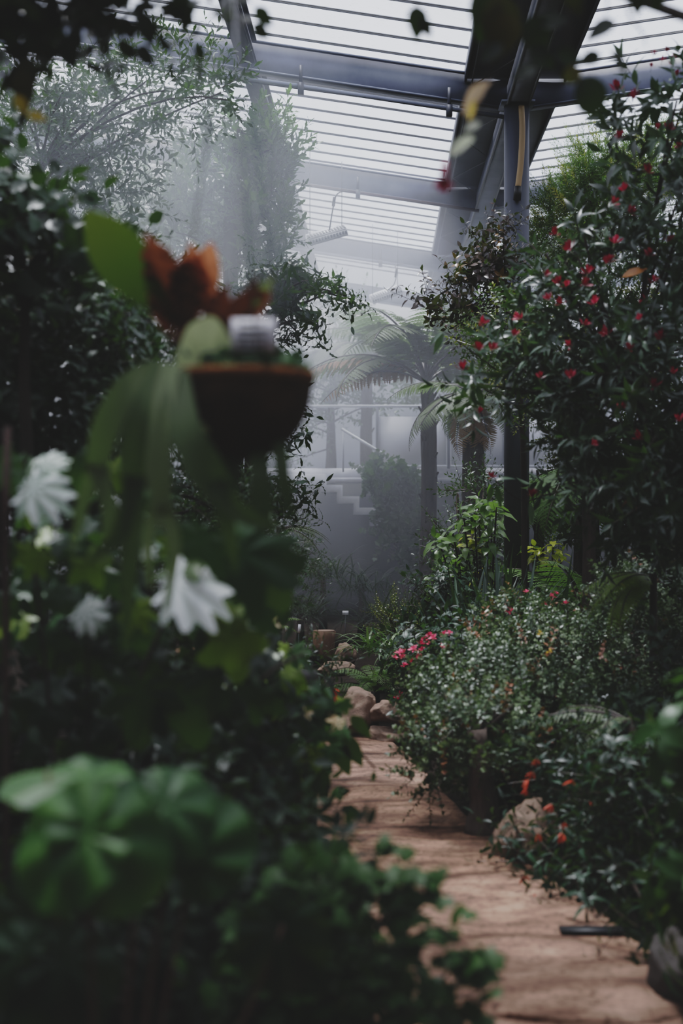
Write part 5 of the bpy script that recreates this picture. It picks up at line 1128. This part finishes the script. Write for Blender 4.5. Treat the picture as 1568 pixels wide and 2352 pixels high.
obj('branch', cat([tube(path_pts(tw[0], 30), [.035, .02, .006], 8)] + [tube(path_pts(s_, 14), [.004, .0015], 6) for s_ in sub]), MAT['bark'], ot)
rc = RG(677); shade_canopy, _p = foliage([(np.array([.0, 5.1, 4.05]), np.array([.9, .8, .22])), (np.array([.9, 4.6, 4.0]), np.array([.8, .6, .25])), (np.array([.6, 5.8, 4.32]), np.array([.9, .7, .2]))], [sprig([blade(1, .55, 'ovate', 6, .15, .25)], n=8, L=.2, s=.09, elev=10, elev_tip=-20, rng=RG(678))], 230, rc, shell=.1)
obj('foliage', shade_canopy, LM['over'], ot); obj('shade_bough', limbs(np.array([[1.2, D2, 2.6]]), _p[::14], rc, .018), MAT['bark'], ot)  # unseen canopy above the frame, added to shade the path bottom
lv = [(OV2, 955, 5, .085, 275, .0, 0), (OV2, 965, 40, .05, 300, .2, 0), (OV2, 1120, -40, .13, 265, .3, 0), (OV2, 1150, -30, .16, 270, .1, .1), (OV2, 1180, 20, .12, 250, .3, .15), (RD2, 1200, 40, .085, 310, .0, 0), (OV2, 1210, 110, .08, 330, .0, 0), (OV2, 1240, 150, .07, 200, .0, 0), (OV2, 1230, 60, .08, 20, .0, 0), (RD2, 1345, 165, .10, 282, .0, 0), (RD2, 1330, 150, .05, 230, .3, .2), (OV2, 1420, 45, .085, 205, .1, 0), (OV2, 1400, 110, .07, 310, .0, 0), (OV2, 1385, 125, .06, 195, .1, 0), (OV2, 1300, -30, .07, 300, .2, .1), (OV2, 1345, -20, .06, 30, .0, 0), (OV2, 1460, -60, .09, 275, .0, 0), (OV2, 1270, 120, .07, 345, .0, 0), (OV2, 1160, 100, .07, 210, .2, 0), (OV2, 1510, -80, .1, 270, 0, 0)]
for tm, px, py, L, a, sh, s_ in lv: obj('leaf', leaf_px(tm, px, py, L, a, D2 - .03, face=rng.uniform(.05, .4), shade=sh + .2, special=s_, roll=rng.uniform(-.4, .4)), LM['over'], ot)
obj('petal', cat([leaf_px(blade(1, .5, 'obov', 8, .3, .9), 1135, 185, .085, 205, D2 - .05, face=.3, shade=.4), leaf_px(blade(1, .35, 'lance', 8, .3, .4), 1090, 225, .05, 255, D2 - .05, face=.3, shade=.1)]), leafmat('peach bract', (.66, .50, .12), (.74, .54, .38), (.82, .64, .55), rough=.5, green=False, trans=.5), ot, label='curled peach and yellow bract')
obj('petal', cat([leaf_px(blade(1, .5, 'ovate', 8, .2, .2), 1105, 282, .042, 200, D2 - .05, face=.3, shade=.6), leaf_px(blade(1, .42, 'ovate', 8, .2, .2), 1095, 312, .075, 205, D2 - .05, face=.4, shade=.4), leaf_px(blade(1, .5, 'ovate', 8, .2, .2), 1075, 325, .05, 215, D2 - .06, face=.4, shade=.6)]), leafmat('pale green bract', (.60, .64, .40), (.72, .75, .54), (.85, .84, .74), rough=.5, green=False, trans=.5), ot, label='pale greenish-white bract')
f_ = at(1022, 370, D2 - .05); obj('flower', cat([tube([f_, f_ + [-.002, 0, -.03], f_ + [-.004, 0, -.052]], [.006, .011, .008], 10)] + [leaf_px(blade(1, .6, 'ovate', 5, .2, .2), 1018, 418, .025, a, D2 - .05, face=.2) for a in (200, 250, 290, 340)]), LM['red'], ot, label='hanging crimson tubular flower')
# ------------------------------------------------------------------ mist, light, camera
def mist_box(name, c, s, mat, label):
    o = obj(name, box(c, s), mat, None, False); tag(recenter(o), label, 'mist', 'drifting mist', 'stuff'); return o
mist_box('mist', (-.6, 18.2, 2.9), (11.0, 7.0, 5.2), m_mist('deep mist', .21, (.88, .90, 1.0), .45, .48, .40, 0.2, 4.0, .22, xfade=(-1.5, 3.5, 1.0, .35)), 'grey-white mist filling the space around the stairs and tree ferns')
c = at(330, 520, 11.9); r = (2.6, 2.4, 2.0)
mist_box('mist', c, tuple(2 * x for x in r), m_mist('bright plume', .48, (.86, .91, 1.0), .9, .47, .45, -2, -1, 1.0, soft=(c, r)), 'bright white plume of mist drifting over the hanging basket under the roof')

W = bpy.data.worlds.new('overcast sky'); SC.world = W; W.use_nodes = True
bg = W.node_tree.nodes['Background']; bg.inputs[0].default_value = (.92, .94, 1.0, 1); bg.inputs[1].default_value = 3.7
sun = bpy.data.lights.new('sun', 'SUN'); sun.energy = 10.5; sun.angle = math.radians(14); sun.color = (1.0, .97, .92)
so = bpy.data.objects.new('sun', sun); COL.objects.link(so)
so.rotation_euler = Vector((.15, -.22, -1.0)).to_track_quat('-Z', 'Y').to_euler()

cam = bpy.data.cameras.new('camera'); co = bpy.data.objects.new('camera', cam); COL.objects.link(co)
co.location = (0, 0, EYE); co.rotation_euler = (PI / 2, 0, 0)
cam.sensor_fit = 'VERTICAL'; cam.sensor_height = 36; cam.sensor_width = 24; cam.lens = F / 2352 * 36; cam.clip_start = .05; cam.clip_end = 200
cam.dof.use_dof = True; cam.dof.focus_distance = 13.0; cam.dof.aperture_fstop = 1.7; cam.dof.aperture_blades = 0
SC.camera = co

cy = SC.cycles
cy.max_bounces = 6; cy.diffuse_bounces = 2; cy.glossy_bounces = 2; cy.transmission_bounces = 3; cy.volume_bounces = 1; cy.transparent_max_bounces = 8
cy.use_denoising = True; cy.use_adaptive_sampling = True; cy.adaptive_threshold = .05
cy.caustics_reflective = False; cy.caustics_refractive = False; cy.sample_clamp_indirect = 4.0
cy.time_limit = 800
cy.volume_step_rate = 2.5; cy.volume_max_steps = 64
vs = SC.view_settings
vs.view_transform = 'Standard'; vs.look = 'None'; vs.exposure = 0.0; vs.gamma = 1.0
# film response: soft shoulder, faded blacks
vs.use_curve_mapping = True; cm = vs.curve_mapping; cm.white_level = (4, 4, 4); cm.use_clip = False
cv = cm.curves[3]; TONE = [(0, .0097), (.02, .0160), (.08, .059), (.25, .21), (.7, .46), (1.6, .645), (2.8, .73), (4.0, .82)]
while len(cv.points) < len(TONE): cv.points.new(.5, .5)
for pt, (a, b) in zip(cv.points, TONE): pt.location = (a / 4, b); pt.handle_type = 'AUTO_CLAMPED'
cm.update()
for o in list(bpy.data.objects):
    if '_base' in o: del o['_base']
